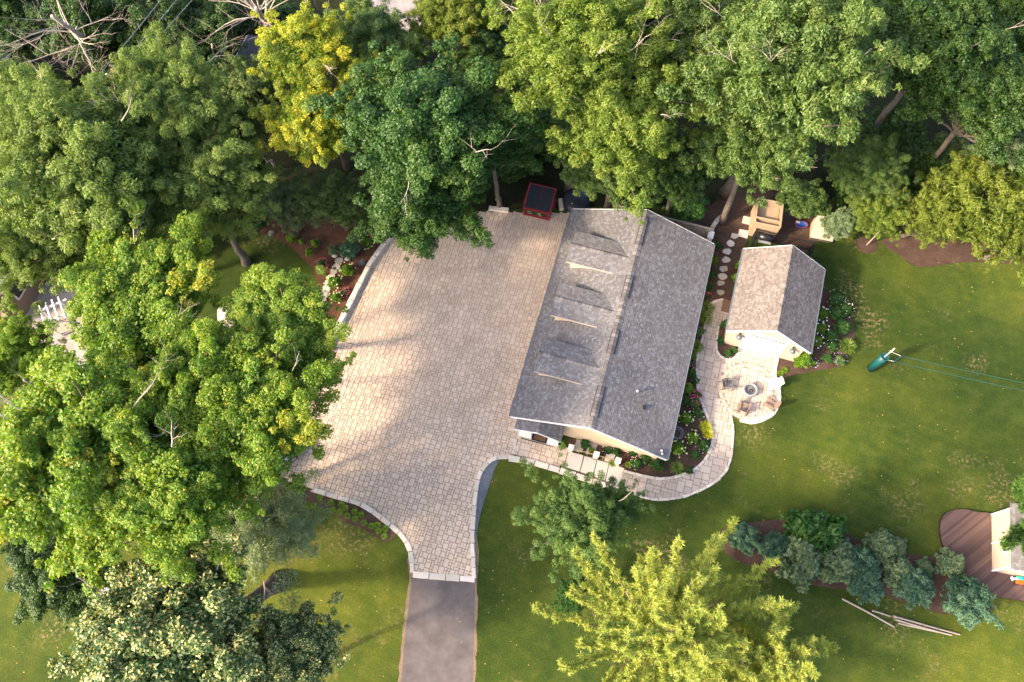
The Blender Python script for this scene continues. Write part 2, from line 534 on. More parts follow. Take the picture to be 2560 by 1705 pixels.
#--STRUCTURE--
# ------------------------------------------------------------------ the ground
sheet("lawn", [(-400, -300), (400, -300), (400, 500), (-400, 500)], 0.0, M['grass'])
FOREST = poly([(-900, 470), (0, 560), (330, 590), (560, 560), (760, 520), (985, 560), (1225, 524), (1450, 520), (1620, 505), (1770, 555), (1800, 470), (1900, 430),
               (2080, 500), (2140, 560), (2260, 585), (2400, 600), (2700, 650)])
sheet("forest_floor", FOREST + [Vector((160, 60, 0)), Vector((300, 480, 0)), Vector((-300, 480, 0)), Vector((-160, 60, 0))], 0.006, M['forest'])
LANE = poly([(940, 40), (985, 85), (1045, 70), (1062, 20), (1070, -60), (1130, -400), (1010, -400), (930, -60)])
sheet("gravel_lane", smooth_line(LANE, 0.6, True), 0.016, M['lane'])

AZ = math.radians(-15.93)                                   # house, driveway and path share one grid
HO = Vector((6.85, 20.83, 0))
HW, HL, HE, HR = 9.945, 15.67, 2.13, 4.27
SO, SAZ = Vector((17.42, 22.61, 0)), math.radians(-16.3)
SW_, SL_, SE_, SR_ = 5.42, 6.30, 2.54, 4.36


def loc2w(o, az, x, y, z=0.0):
    return Vector((o.x + x * math.cos(az) - y * math.sin(az), o.y + x * math.sin(az) + y * math.cos(az), z))


def w2loc(o, az, p):
    dx, dy = p[0] - o.x, p[1] - o.y
    return (dx * math.cos(az) + dy * math.sin(az), -dx * math.sin(az) + dy * math.cos(az))


def tile(parent, pg, mat, unit, sizes, z0, z1, holes=(), name="paver", n_single=300, gap=0.020, az=AZ, jit=0.0, seed=1):
    """Modular pavers on one grid inside an outline: the largest in view as pieces of their own, the rest joined."""
    rng = random.Random(seed)
    lp = [w2loc(HO, az, p) for p in pg]
    hl = [[w2loc(HO, az, p) for p in h] for h in holes]
    x0, x1 = min(p[0] for p in lp), max(p[0] for p in lp)
    y0, y1 = min(p[1] for p in lp), max(p[1] for p in lp)
    nx, ny = int((x1 - x0) / unit) + 1, int((y1 - y0) / unit) + 1
    ok = [[False] * ny for _ in range(nx)]
    for i in range(nx):
        for j in range(ny):
            c = (x0 + (i + .5) * unit, y0 + (j + .5) * unit)
            ok[i][j] = inside(c, lp) and not any(inside(c, h) for h in hl)
    pcs = []
    for j in range(ny):
        for i in range(nx):
            if not ok[i][j]:
                continue
            r = rng.random()
            ch = None
            order = rng.sample(sizes, len(sizes))
            for (a, b, wgt) in order:
                if rng.random() < wgt and i + a <= nx and j + b <= ny and all(ok[i + q][j + k] for q in range(a) for k in range(b)):
                    ch = (a, b)
                    break
            a, b = ch or (1, 1)
            for q in range(a):
                for k in range(b):
                    ok[i + q][j + k] = False
            pcs.append((x0 + i * unit, y0 + j * unit, a * unit, b * unit))
    def sc(p):
        c = loc2w(HO, az, p[0] + p[2] / 2, p[1] + p[3] / 2)
        return p[2] * p[3] * ppm(c) ** 2
    pcs.sort(key=sc, reverse=True)
    rest = MB()
    for k, (x, y, dx, dy) in enumerate(pcs):
        g = gap / 2
        dz = rng.uniform(-0.004, 0.004)
        q = [loc2w(HO, az, *c) for c in ((x + g, y + g), (x + dx - g, y + g), (x + dx - g, y + dy - g), (x + g, y + dy - g))]
        m = MB() if k < n_single else rest
        m.prism(q, z0, z1 + dz, 0.012, rng.random())
        if k < n_single:
            m.r = [0.0] * len(m.r)
            m.build(name, mat, parent)
    if rest.v:
        o = rest.build(name + "_field", mat, parent)
        o["kind"] = "stuff"


def edging(parent, line, width, z0, z1, lens, mat, name="edging_stone", side=0.0, seed=3, gap=0.02, rough=0.03, inset=0.02):
    """Single stones laid end to end along a line."""
    rng = random.Random(seed)
    L_ = [Vector((p[0], p[1], 0)) for p in line]
    acc = [0.0]
    for i in range(1, len(L_)):
        acc.append(acc[-1] + (L_[i] - L_[i - 1]).length)

    def at(s):
        s = max(0, min(acc[-1], s))
        for i in range(1, len(acc)):
            if s <= acc[i]:
                t = (s - acc[i - 1]) / max(1e-9, acc[i] - acc[i - 1])
                return L_[i - 1].lerp(L_[i], t), (L_[i] - L_[i - 1]).normalized()
        return L_[-1], (L_[-1] - L_[-2]).normalized()
    s = 0.0
    while s < acc[-1] - 0.08:
        ln = min(rng.uniform(*lens), acc[-1] - s)
        pts = []
        wj = width * rng.uniform(0.9, 1.1)
        for sg in (1, -1):
            seq = (s + gap / 2, s + ln / 2, s + ln - gap / 2)
            for q in (seq if sg > 0 else seq[::-1]):
                p, t = at(q)
                nrm = Vector((-t.y, t.x, 0))
                pts.append(p + nrm * (side * width + sg * wj / 2 + rng.uniform(-rough, rough) * 0.5))
        MB().prism(pts, z0, z1 + rng.uniform(-0.01, 0.012), inset, 0.0).build(name, mat, parent)
        s += ln


# ---- paved drive
DRIVE_L = [(690, 1190), (790, 1226), (843, 1243), (879, 1253), (912, 1266), (942, 1286), (975, 1312), (1001, 1335), (1019, 1360), (1028, 1388), (1031, 1432)]
DRIVE_R = [(1186, 1446), (1183, 1401), (1181, 1350), (1183, 1304), (1187, 1253), (1193, 1207), (1205, 1174), (1226, 1151), (1250, 1142), (1284, 1144)]
DRIVE_W = [(990, 578), (930, 660), (878, 766), (827, 862), (800, 915)]
dl = smooth_line(poly(DRIVE_L), 0.3)
dr = smooth_line(poly(DRIVE_R), 0.3)
DRIVE = poly(DRIVE_W) + poly([(700, 935), (570, 990), (520, 1080), (600, 1150)]) + dl + dr + poly([(1298, 1096), (1345, 1075)]) + \
    [loc2w(HO, AZ, -3.9, -6.5), loc2w(HO, AZ, -3.9, 7.0)] + poly([(1440, 533), (1310, 531), (1225, 529), (1080, 533)])
dr_o = sheet("driveway", DRIVE, 0.016, M['joint'])
SZ = [(2, 2, 0.6), (3, 2, 0.08), (2, 1, 0.35), (1, 2, 0.35), (1, 1, 0.10), (2, 3, 0.06)]
HOUSE_HOLE = [loc2w(HO, AZ, x, y) for x, y in ((-4.5, -7.4), (4.5, -7.4), (4.5, 7.4), (-4.5, 7.4))]
tile(dr_o, DRIVE, M['paver'], 0.172, SZ, 0.010, 0.048, (HOUSE_HOLE,), seed=11)
edging(dr_o, dl[8:], 0.30, 0.0, 0.085, (0.6, 0.95), M['limestone'], seed=2)
edging(dr_o, dr, 0.28, 0.0, 0.085, (0.55, 0.9), M['limestone'], seed=4)
edging(dr_o, poly([(1032, 1436), (1188, 1449)]), 0.36, 0.0, 0.07, (0.75, 1.15), M['limestone'], seed=5)

ASP_L, ASP_R = [(1029, 1443), (1021, 1520), (1012, 1600), (1003, 1705), (990, 1900)], [(1187, 1456), (1185, 1560), (1182, 1705), (1180, 1900)]
asp = smooth_line(poly(ASP_L), 0.4) + smooth_line(poly(ASP_R), 0.4)[::-1]
sheet("asphalt_drive", asp, 0.020, M['asphalt'])
for nm, ln, s in (("dirt_verge", poly([(1026, 1395)] + ASP_L), 1), ("dirt_verge", poly([(1186, 1300), (1189, 1400)] + ASP_R), -1)):
    l2 = smooth_line(ln, 0.3)
    rg = random.Random(5 + s)
    off = []
    for i, p in enumerate(l2):
        t = (l2[min(i + 1, len(l2) - 1)] - l2[max(i - 1, 0)]).normalized()
        off.append(p + Vector((t.y, -t.x, 0)) * s * (0.17 + rg.uniform(-0.06, 0.06)))
    inn = [p - (q - p) * 0.6 for p, q in zip(l2, off)]
    sheet(nm, inn + off[::-1], 0.012, M['dirt'])
GRAV = smooth_line(poly([(1250, 1146), (1223, 1156), (1209, 1175), (1198, 1207), (1191, 1263), (1186, 1330), (1190, 1345), (1200, 1289), (1221, 1222), (1238, 1170)]), 0.25, True)
sheet("gravel_strip", GRAV, 0.024, M['gravel'])

# ---- garden beds
BEDS = {
    'house_bed': [(1548, 1175), (1613, 1192), (1659, 1198), (1713, 1186), (1751, 1163), (1774, 1130), (1783, 1092), (1776, 1063), (1761, 1023), (1751, 997), (1743, 959), (1741, 921), (1745, 886),
                  (1757, 851), (1766, 808), (1772, 768), (1787, 754), (1840, 752), (1850, 640), (1876, 585), (1895, 590), (2010, 635), (2060, 590), (2040, 500), (1900, 455), (1760, 520), (1640, 560), (1560, 900), (1420, 1080), (1424, 1122), (1480, 1138), (1540, 1160)],
    'shed_bed': [(1939, 895), (1938, 945), (1962, 944), (2004, 934), (2051, 925), (2098, 917), (2117, 898), (2134, 863), (2137, 832), (2131, 803), (2119, 782), (2101, 751), (2068, 730), (2030, 735), (1990, 860)],
    'oval_bed': [(1826, 797), (1805, 805), (1795, 820), (1792, 846), (1791, 874), (1801, 891), (1820, 899), (1839, 891), (1844, 874), (1850, 866), (1855, 820)],
    'left_bed': [(330, 560), (520, 575), (666, 586), (715, 609), (742, 632), (761, 652), (781, 669), (793, 701), (800, 735), (805, 800), (785, 920), (800, 915), (827, 862), (878, 766), (930, 660), (990, 578), (960, 530), (850, 525), (700, 520), (500, 520)],
    'drive_bed': [(690, 1192), (790, 1230), (843, 1246), (879, 1256), (912, 1269), (942, 1290), (975, 1315), (990, 1332), (983, 1345), (965, 1357), (940, 1342), (904, 1321), (863, 1306), (843, 1291), (797, 1262), (700, 1235)],
    'juniper_bed': [(1812, 1318), (1900, 1304), (1996, 1296), (2084, 1312), (2145, 1350), (2191, 1369), (2260, 1384), (2340, 1396), (2392, 1449), (2380, 1535), (2283, 1512), (2183, 1482), (2053, 1467), (1976, 1444), (1840, 1400), (1790, 1350)],
}
for k, pts in BEDS.items():
    sharp = k in ('house_bed', 'left_bed')
    pp = poly(pts) if sharp else smooth_line(poly(pts), 0.35, True)
    o = sheet("mulch_bed", pp, 0.012, M['mulch_red'] if k == 'left_bed' else M['mulch'])
ring = G(2167, 612)
sheet("mulch_ring", [(ring.x + 0.78 * math.cos(a) * (1 + 0.06 * math.sin(3 * a)), ring.y + 0.72 * math.sin(a)) for a in np.linspace(0, 2 * math.pi, 28, endpoint=False)], 0.014, M['mulch'])
r2 = smooth_line(poly([(2215, 595), (2250, 640), (2300, 668), (2420, 655), (2560, 660), (2700, 640), (2500, 590)]), 0.4, True)
sheet("mulch_bed", r2, 0.013, M['mulch'])

# ---- garden path with the round patio
PIN = [(1808, 749), (1787, 754), (1772, 768), (1764, 808), (1755, 851), (1744, 886), (1741, 921), (1743, 959), (1751, 997), (1761, 1023), (1775, 1063), (1782, 1090), (1774, 1128), (1751, 1162), (1713, 1185), (1659, 1197), (1613, 1191), (1560, 1178)]
POUT = [(1546, 1218), (1579, 1233), (1632, 1248), (1697, 1244), (1747, 1227), (1789, 1204), (1816, 1174), (1827, 1143), (1831, 1098), (1832, 1068), (1827, 1038)]
PCIR = [(1850, 1050), (1879, 1056), (1907, 1049), (1931, 1035), (1943, 1016), (1948, 988), (1944, 964), (1938, 950), (1936, 931), (1939, 912), (1943, 892)]
POV = [(1849, 869), (1842, 886), (1838, 894), (1820, 900), (1801, 891), (1791, 874), (1792, 846), (1795, 820), (1805, 805), (1826, 796)]
pin, pout, pcir, pov = [smooth_line(poly(q), 0.2) for q in (PIN, POUT, PCIR, POV)]
PATH = pin + pout + pcir + [loc2w(SO, SAZ, 0.8, -2.7), loc2w(SO, SAZ, -1.4, -2.7)] + pov + [loc2w(SO, SAZ, -2.3, -1.3), loc2w(SO, SAZ, -2.3, 0.3)]
pa = sheet("garden_path", PATH, 0.018, M['joint_pale'])
FIRE = G(1872, 979)
circ = lambda r, n=40: [Vector((FIRE.x + r * math.cos(a), FIRE.y + r * math.sin(a), 0)) for a in np.linspace(0, 2 * math.pi, n, endpoint=False)]
SZ2 = [(2, 2, 0.6), (3, 2, 0.25), (2, 1, 0.25), (1, 2, 0.25), (1, 1, 0.1), (2, 3, 0.2)]
c1, c2 = circ(2.02), circ(1.72)
tile(pa, PATH, M['path_paver'], 0.235, SZ2, 0.012, 0.050, (c1,), seed=21, n_single=270)
tile(pa, c2, M['path_paver'], 0.235, SZ2, 0.012, 0.050, (), seed=22, n_single=30)
rl = circ(1.87) + circ(1.87)[:1]
edging(pa, rl, 0.26, 0.012, 0.052, (0.45, 0.7), M['path_paver'], seed=31)
edging(pa, pin, 0.18, 0.0, 0.085, (0.4, 0.75), M['limestone'], seed=32)
edging(pa, pout, 0.16, 0.0, 0.075, (0.4, 0.7), M['limestone'], seed=33)
edging(pa, pcir[:46], 0.26, 0.0, 0.080, (0.5, 0.8), M['limestone'], seed=34)
edging(pa, pov, 0.16, 0.0, 0.075, (0.35, 0.6), M['limestone'], seed=35)

# ---- entrance landing, slabs and the low stone border
RAMP = poly([(1296, 1097), (1424, 1122), (1411, 1168), (1287, 1138)])
lan = sheet("entrance_landing", RAMP, 0.060, M['joint'])
tile(lan, RAMP, M['paver'], 0.235, SZ2, 0.055, 0.088, (), seed=41)
edging(lan, poly([(1290, 1096), (1283, 1136)]), 0.28, 0.0, 0.10, (0.7, 0.9), M['limestone'], seed=42)
bw = tag(empty("stone_border", G(1375, 1172)), "low border of long pale limestone blocks between lawn and entrance landing", "border")
bwp = bw.location.copy()
def shifted(pts, o):
    return [Vector((p[0] - o[0], p[1] - o[1], 0)) for p in pts]
edging(bw, shifted(smooth_line(poly([(1272, 1146), (1320, 1154), (1380, 1171), (1430, 1187), (1500, 1210), (1545, 1226)]), 0.3), bwp), 0.36, 0.0, 0.20, (0.7, 1.3), M['limestone'], name="block", seed=43)
sl_o = sheet("slab_walk", poly([(1418, 1128), (1470, 1141), (1545, 1160), (1561, 1172), (1549, 1224), (1500, 1206), (1409, 1169)]), 0.016, M['joint'])
for q, zt in (([(1421, 1129), (1459, 1139), (1449, 1180), (1411, 1168)], 0.13), ([(1460, 1140), (1492, 1149), (1482, 1191), (1450, 1181)], 0.11),
              ([(1493, 1150), (1522, 1158), (1512, 1203), (1483, 1192)], 0.09), ([(1523, 1159), (1561, 1171), (1549, 1221), (1513, 1204)], 0.07)):
    MB().prism(poly(q), 0.0, zt, 0.02).build("slab", M['slab'], sl_o)

# ---- stepping stones
stp = [(1836, 590), (1826, 608), (1818, 629), (1815, 650), (1810, 672), (1805, 691), (1801, 708), (1801, 731)]
rs = random.Random(9)
ords = ["farthest of the eight, beside the wooden bin", "second from the wooden bin", "third from the wooden bin", "fourth from the wooden bin", "fifth from the wooden bin", "third from the paved path", "second from the paved path", "nearest the paved path"]
for (x, y), od in zip(stp, ords):
    c = G(x, y)
    rr = rs.uniform(0.24, 0.31)
    n = 8
    an0 = rs.random() * 6
    pts = [(rr * rs.uniform(0.75, 1.2) * math.cos(an0 + 2 * math.pi * k / n) * 1.25, rr * rs.uniform(0.75, 1.2) * math.sin(an0 + 2 * math.pi * k / n)) for k in range(n)]
    o = MB().prism(pts, -0.03, 0.05, 0.03).build("stepping_stone", M['rock'])
    o.location = (c.x, c.y, 0.012)
    tag(o, "pale flagstone stepping stone in mulch, " + od, "stepping stone", "stepping stones between house and shed")

# ---- flagstone run and boulders in the left bed
fl = [(848, 652), (842, 668), (834, 680), (828, 694), (822, 708), (817, 722), (811, 735), (806, 750), (814, 765), (838, 672)]
fnames = ["first", "second", "third", "fourth", "fifth", "sixth", "seventh", "eighth", "ninth", "small"]
for k, (x, y) in enumerate(fl):
    c = G(x, y)
    rr = rs.uniform(0.26, 0.36) if k < 9 else 0.17
    pts = [(rr * rs.uniform(0.8, 1.2) * math.cos(q), rr * rs.uniform(0.8, 1.15) * math.sin(q)) for q in np.linspace(0, 2 * math.pi, 7, endpoint=False) + rs.random()]
    o = MB().prism(pts, -0.03, 0.08, 0.03).build("flagstone", M['rock'])
    o.location = (c.x, c.y, 0.012)
    lab = (f"pale flagstone in the left garden bed, {fnames[k]} counted from the boulders" if k < 9 else "small pale flagstone wedged beside the second one in the left bed")
    tag(o, lab, "flagstone", "flagstones in the left garden bed")
for k, (x, y, r_, lab) in enumerate([(846, 628, 0.30, "pale rounded boulder at the top of the flagstone run"), (858, 636, 0.22, "smaller pale boulder right of the rounded one, above the flagstones"),
                                     (838, 640, 0.2, "small pale boulder left of the others above the flagstones"), (868, 648, 0.17, "little pale rock between boulders and bluish conifer"),
                                     (893, 595, 0.24, "pale rock at the mulch edge behind the conifer shrubs"), (678, 584, 0.2, "lone pale rock at the lawn edge of the left bed"), (1247, 500, 0.25, "round pale rock beside the red dumpster")]):
    bm = bmesh.new()
    bmesh.ops.create_icosphere(bm, subdivisions=2, radius=r_)
    for v in bm.verts:
        v.co *= 1 + rs.uniform(-0.16, 0.16)
        v.co.z *= 0.7
    me = bpy.data.meshes.new("boulder")
    bm.to_mesh(me); bm.free()
    me.materials.append(M['rock'])
    o = link(bpy.data.objects.new("boulder", me))
    c = G(x, y)
    o.location = (c.x, c.y, r_ * 0.35)
    tag(o, lab, "boulder", "boulders in the garden")

# ---- retaining wall along the drive
rw = tag(empty("retaining_wall", G(900, 720)), "long low retaining wall of pale limestone along the driveway's left edge", "wall")
edging(rw, shifted(poly([(985, 582), (925, 664), (873, 768), (822, 864), (797, 918)]), rw.location), 0.36, 0.0, 0.34, (0.9, 1.5), M['limestone'], name="wall_stone", seed=51, inset=0.03)
#--BUILDINGS--
# ------------------------------------------------------------------ buildings
def shingle_slope(parent, O, U, V, lu, lv, mat, keep=None, exposure=0.125, tab=(0.10, 0.25), n_single=0, key=None, seed=1):
    """Real overlapping tabs in courses on a roof plane; nearest ones single, the rest one joined field."""
    rng = random.Random(seed)
    O, U, V = Vector(O), Vector(U).normalized(), Vector(V).normalized()
    N = U.cross(V)
    if N.z < 0:
        N = -N
    tabs = []
    r = 0
    while r * exposure < lv - 0.02:
        v0, v1 = r * exposure, min(lv, (r + 1) * exposure + 0.03)
        u = -rng.random() * 0.3
        while u < lu:
            u1 = u + rng.uniform(*tab)
            a, b = max(0, u), min(lu, u1 - 0.012)
            u = u1
            if b - a < 0.04 or (keep and not keep((a + b) / 2, (v0 + v1) / 2)):
                continue
            t = 0.020 + rng.random() * 0.014
            P = lambda x, y, h: O + U * x + V * y + N * h
            tabs.append(([P(a, v0, t), P(b, v0, t), P(b, v1, 0.006), P(a, v1, 0.006), P(a, v0, 0.0), P(b, v0, 0.0)], rng.random()))
        r += 1
    flip = U.cross(V).dot(N) < 0
    fs = [(0, 1, 2, 3), (4, 5, 1, 0)]
    if flip:
        fs = [f[::-1] for f in fs]
    if key:
        tabs.sort(key=lambda q: key(q[0][0]))
    m = MB()
    for k, (vs, q) in enumerate(tabs):
        if k < n_single:
            MB().add(vs, fs, 0.0).build("shingle", mat, parent)
        else:
            m.add(vs, fs, q)
    if m.v:
        m.build("shingle_field", mat, parent)["kind"] = "stuff"


def ridge_caps(parent, A, B, half, drop, mat, step=0.24, lift=0.03, name="ridge_cap", seed=1):
    """Cap shingles folded over a ridge, one object each."""
    A, B = Vector(A), Vector(B)
    d = (B - A)
    n = max(1, int(d.length / step))
    t = d.normalized()
    s = Vector((t.y, -t.x, 0))
    rng = random.Random(seed)
    base = None
    e = s * (half * 0.97)
    z_ = Vector((0, 0, lift - 0.006))
    dz_ = Vector((0, 0, drop * 0.97))
    mesh_obj("ridge_underlay", [A + z_ - e - dz_, A + z_, A + z_ + e - dz_, B + z_ - e - dz_, B + z_, B + z_ + e - dz_], [(0, 1, 4, 3), (1, 2, 5, 4)], M['deckboard'], parent)
    for k in range(n):
        l0, l1 = k * d.length / n, (k + 0.86) * d.length / n
        l1 = min(l1, d.length)
        h0, h1 = lift + 0.03, lift + 0.002
        vs = []
        for l, h in ((l0, h0), (l1, h1)):
            for w_, dz in ((-half, -drop), (0, 0), (half, -drop)):
                vs.append(t * (l - l0) + s * w_ + Vector((0, 0, dz + h)))
        vs += [v - Vector((0, 0, 0.034)) for v in vs[:3]]
        if base is None:
            o = mesh_obj(name, vs, [(0, 1, 4, 3), (1, 2, 5, 4), (6, 7, 1, 0), (7, 8, 2, 1)], mat, parent)
            base = o.data
        else:
            o = link(bpy.data.objects.new(name, base), parent)
        o.location = A + t * l0


def slope_plate(parent, quad, th, mat, name="roof_slope"):
    """Roof plane with thickness below it."""
    q = [Vector(p) for p in quad]
    n = (q[1] - q[0]).cross(q[2] - q[0]).normalized()
    if n.z < 0:
        q = q[::-1]
        n = -n
    k = len(q)
    vs = q + [p - n * th for p in q]
    fs = [tuple(range(k)), tuple(range(2 * k - 1, k - 1, -1))] + [(i, i + k, (i + 1) % k + k, (i + 1) % k) for i in range(k)]
    return mesh_obj(name, vs, fs, mat, parent)


def board(parent, A, B, w_, h, mat, name="fascia"):
    """A trim board from A to B: w_ wide (sideways), h high."""
    A, B = Vector(A), Vector(B)
    t = (B - A).normalized()
    s = t.cross(Vector((0, 0, 1))).normalized()
    u = s.cross(t)
    vs = []
    for p in (A, B):
        for a, b in ((-1, -1), (1, -1), (1, 1), (-1, 1)):
            vs.append(p + s * (a * w_ / 2) + u * (b * h / 2))
    return mesh_obj(name, vs, [(3, 2, 1, 0), (4, 5, 6, 7), (0, 1, 5, 4), (1, 2, 6, 5), (2, 3, 7, 6), (3, 0, 4, 7)], mat, parent)


def gable_wall(parent, hw, y0, y1, ze, zr, mat, name="wall"):
    vs = []
    for y in (y0, y1):
        vs += [(-hw, y, 0), (hw, y, 0), (hw, y, ze), (0, y, zr), (-hw, y, ze)]
    return mesh_obj(name, vs, [(0, 1, 2, 3, 4), (9, 8, 7, 6, 5), (0, 5, 6, 1), (1, 6, 7, 2), (4, 9, 5, 0), (2, 7, 8, 3), (3, 8, 9, 4)], mat, parent)


def window(parent, c, wd, ht, axis, out, frame=0.07, name="window", bars=True):
    """Framed window on a wall; axis = along the wall, out = facing."""
    A, Oo = Vector(axis).normalized(), Vector(out).normalized()
    c = Vector(c)
    Z = Vector((0, 0, 1))
    def slab(w_, h_, d0, d1, nm, mt, par, off=(0, 0)):
        vs = []
        for d in (d0, d1):
            for a, b in ((-1, -1), (1, -1), (1, 1), (-1, 1)):
                vs.append(c + A * (a * w_ / 2 + off[0]) + Z * (b * h_ / 2 + off[1]) + Oo * d)
        return mesh_obj(nm, vs, [(3, 2, 1, 0), (4, 5, 6, 7), (0, 1, 5, 4), (1, 2, 6, 5), (2, 3, 7, 6), (3, 0, 4, 7)], mt, par)
    p = slab(wd, ht, -0.02, 0.012, name, M['glass'], parent)
    for off, w_, h_ in (((-wd / 2, 0), frame, ht + frame), ((wd / 2, 0), frame, ht + frame), ((0, ht / 2), wd - frame, frame), ((0, -ht / 2), wd - frame, frame)):
        slab(w_, h_, -0.02, 0.05, "frame", M['white'], p, off)
    if bars:
        slab(0.045, ht - frame, 0.0, 0.035, "frame", M['white'], p)
    return p


# ---- main house (garage wing) with three dormers
house = tag(empty("house", HO, AZ), "long beige building with grey shingled gable roof and three low dormers", "house")
hw, hl, k = HW / 2, HL / 2, (HR - HE) / (HW / 2)
sl_len = math.hypot(hw, HR - HE)
gable_wall(house, hw - 0.42, -hl + 0.38, hl - 0.38, HE - 0.02, HR - 0.16 - 0.02, M['stucco'])
for sgn in (-1, 1):
    rs_ = slope_plate(house, [(sgn * hw, -hl, HE), (0, -hl, HR), (0, hl, HR), (sgn * hw, hl, HE)], 0.12, M['deckboard'])
    shingle_slope(rs_, (sgn * hw, -hl, HE), (0, 1, 0), (-sgn * hw, 0, HR - HE), HL, sl_len, M['shingle'], n_single=130, key=lambda p: p.y, seed=60 + sgn)
    gt = board(house, (sgn * (hw + 0.055), -hl, HE - 0.055), (sgn * (hw + 0.055), hl, HE - 0.055), 0.11, 0.10, M['gutter'], "gutter")
    board(gt, (sgn * (hw + 0.125), -hl, HE - 0.04), (sgn * (hw + 0.125), hl, HE - 0.04), 0.015, 0.07, M['steel'] if sgn > 0 else M['gutter'], "gutter_lip")
    for yy, nm in ((-hl - 0.02, "fascia"), (hl + 0.02, "fascia")):
        board(house, (sgn * hw, yy, HE - 0.07), (0, yy, HR - 0.07), 0.045, 0.17, M['white'], nm)
    board(house, (sgn * (hw - 0.30), -hl + 0.2, HE - 0.12), (sgn * (hw - 0.30), hl - 0.2, HE - 0.12), 0.5, 0.02, M['white'], "soffit")
# ridge vent in four runs, capped
for y0, y1 in ((-hl + 0.75, -5.1), (-2.85, -1.2), (1.1, 2.75), (5.1, hl - 0.55)):
    v = MB()
    for sgn in (-1, 1):
        v.add([(0, y0, HR + 0.07), (sgn * 0.265, y0, HR + 0.07 - 0.265 * k), (sgn * 0.265, y1, HR + 0.07 - 0.265 * k), (0, y1, HR + 0.07),
               (sgn * 0.265, y0, HR - 0.265 * k - 0.01), (sgn * 0.265, y1, HR - 0.265 * k - 0.01), (0, y0, HR)],
              [(0, 1, 2, 3), (1, 4, 5, 2), (0, 6, 4, 1)] if sgn < 0 else [(3, 2, 1, 0), (2, 5, 4, 1), (1, 4, 6, 0)])
    rv = v.build("ridge_vent", M['deckboard'], house)
    ridge_caps(rv, (0, y0, HR + 0.06), (0, y1, HR + 0.06), 0.20, 0.20 * k, M['cap'], seed=int(y0 * 7))
for y0, y1 in ((-hl, -hl + 0.75), (-5.1, -2.85), (-1.2, 1.1), (2.75, 5.1), (hl - 0.55, hl)):
    ridge_caps(house, (0, y0, HR), (0, y1, HR), 0.22, 0.22 * k, M['cap'], lift=0.025)
# dormers
for yc in (-3.95, 0.02, 4.02):
    zr_, ze_, xw, hwid = 4.10, 3.79, -4.22, 1.15
    xr, xe = -(HR - zr_) / k, -(HR - ze_) / k
    d = mesh_obj("dormer", [(xw + 0.22, yc - 0.9, 2.35), (xw + 0.22, yc + 0.9, 2.35), (xw + 0.22, yc + 0.9, 3.56), (xw + 0.22, yc, zr_ - 0.10), (xw + 0.22, yc - 0.9, 3.56),
                            (-1.4, yc - 0.9, 3.56), (-1.4, yc + 0.9, 3.56), (-0.6, yc, zr_ - 0.12), (-1.4, yc - 0.9, 2.8), (-1.4, yc + 0.9, 2.8)],
                 [(4, 3, 2, 1, 0), (0, 8, 5, 4), (9, 1, 2, 6), (4, 5, 7, 3), (3, 7, 6, 2)], M['stucco'], house)
    for sg in (-1, 1):
        q = [(xw, yc, zr_), (xr, yc, zr_), (xe + 0.1, yc + sg * hwid, ze_ - 0.03), (xw, yc + sg * hwid, ze_ - 0.03)]
        rp = slope_plate(d, q, 0.08, M['deckboard'])
        ln = math.hypot(hwid, zr_ - ze_ + 0.03)
        lx = xr - xw
        shingle_slope(rp, (xw, yc + sg * hwid, ze_ - 0.03), (1, 0, 0), (0, -sg * hwid, zr_ - ze_ + 0.03), lx, ln, M['shingle'],
                      keep=lambda u, v, ln=ln, lx=lx, xe=xe, xw=xw: u < (xe + 0.2 - xw) + (lx - (xe + 0.1 - xw)) * v / ln, n_single=0, seed=int(yc * 10) + sg)
        board(d, (xw, yc + sg * (hwid + 0.03), ze_ - 0.06), (xe + 0.12, yc + sg * (hwid + 0.03), ze_ - 0.06), 0.045, 0.085, M['stucco_pale'] if sg < 0 else M['cap'])
        board(d, (xw - 0.02, yc + sg * hwid, ze_ - 0.08), (xw - 0.02, yc, zr_ - 0.06), 0.04, 0.10, M['cap'])
    ridge_caps(d, (xw, yc, zr_), (xr + 0.1, yc, zr_), 0.19, 0.10, M['cap'], lift=0.04)
    window(d, (xw + 0.215, yc, 3.08), 0.9, 0.7, (0, 1, 0), (-1, 0, 0))
# garage doors on the drive side, windows on the garden side
for yc in (-4.2, 0.0, 4.2):
    gd = mesh_obj("garage_door", *[x for x in (lambda b: (b.v, b.f))(MB().box((-hw + 0.40, yc, 0.95), (0.06, 2.7, 1.9)))], M['white'], house)
    for i in range(4):
        MB().box((-hw + 0.36, yc, 0.26 + i * 0.47), (0.03, 2.6, 0.42)).build("panel", M['white'], gd)
for yc in (-5, -1.5, 2.5, 5.6):
    window(house, (hw - 0.42, yc, 1.35), 1.1, 0.9, (0, 1, 0), (1, 0, 0))
vent = MB().box((0.12, -hl + 0.36, HR - 0.50), (0.82, 0.05, 0.20)).build("gable_vent", M['black'], house)
for dx, dz, sx, sz in ((0, 0.13, 0.98, 0.06), (0, -0.13, 0.98, 0.06), (-0.46, 0, 0.06, 0.2), (0.46, 0, 0.06, 0.2)):
    MB().box((0.12 + dx, -hl + 0.345, HR - 0.50 + dz), (sx, 0.06, sz)).build("frame", M['white'], vent)
st = MB().lathe([(0.055, 0), (0.055, 0.32), (0.10, 0.33), (0.10, 0.40), (0.03, 0.45), (0.0, 0.45)], (2.21, -4.55, HR - 2.21 * k - 0.03), 12).build("roof_flue", M['steel'], house, True)
MB().box((2.87, -5.28, HR - 2.87 * k + 0.09), (0.22, 0.22, 0.2), taper=0.8).build("roof_vent", M['black'], house)
spot = MB()
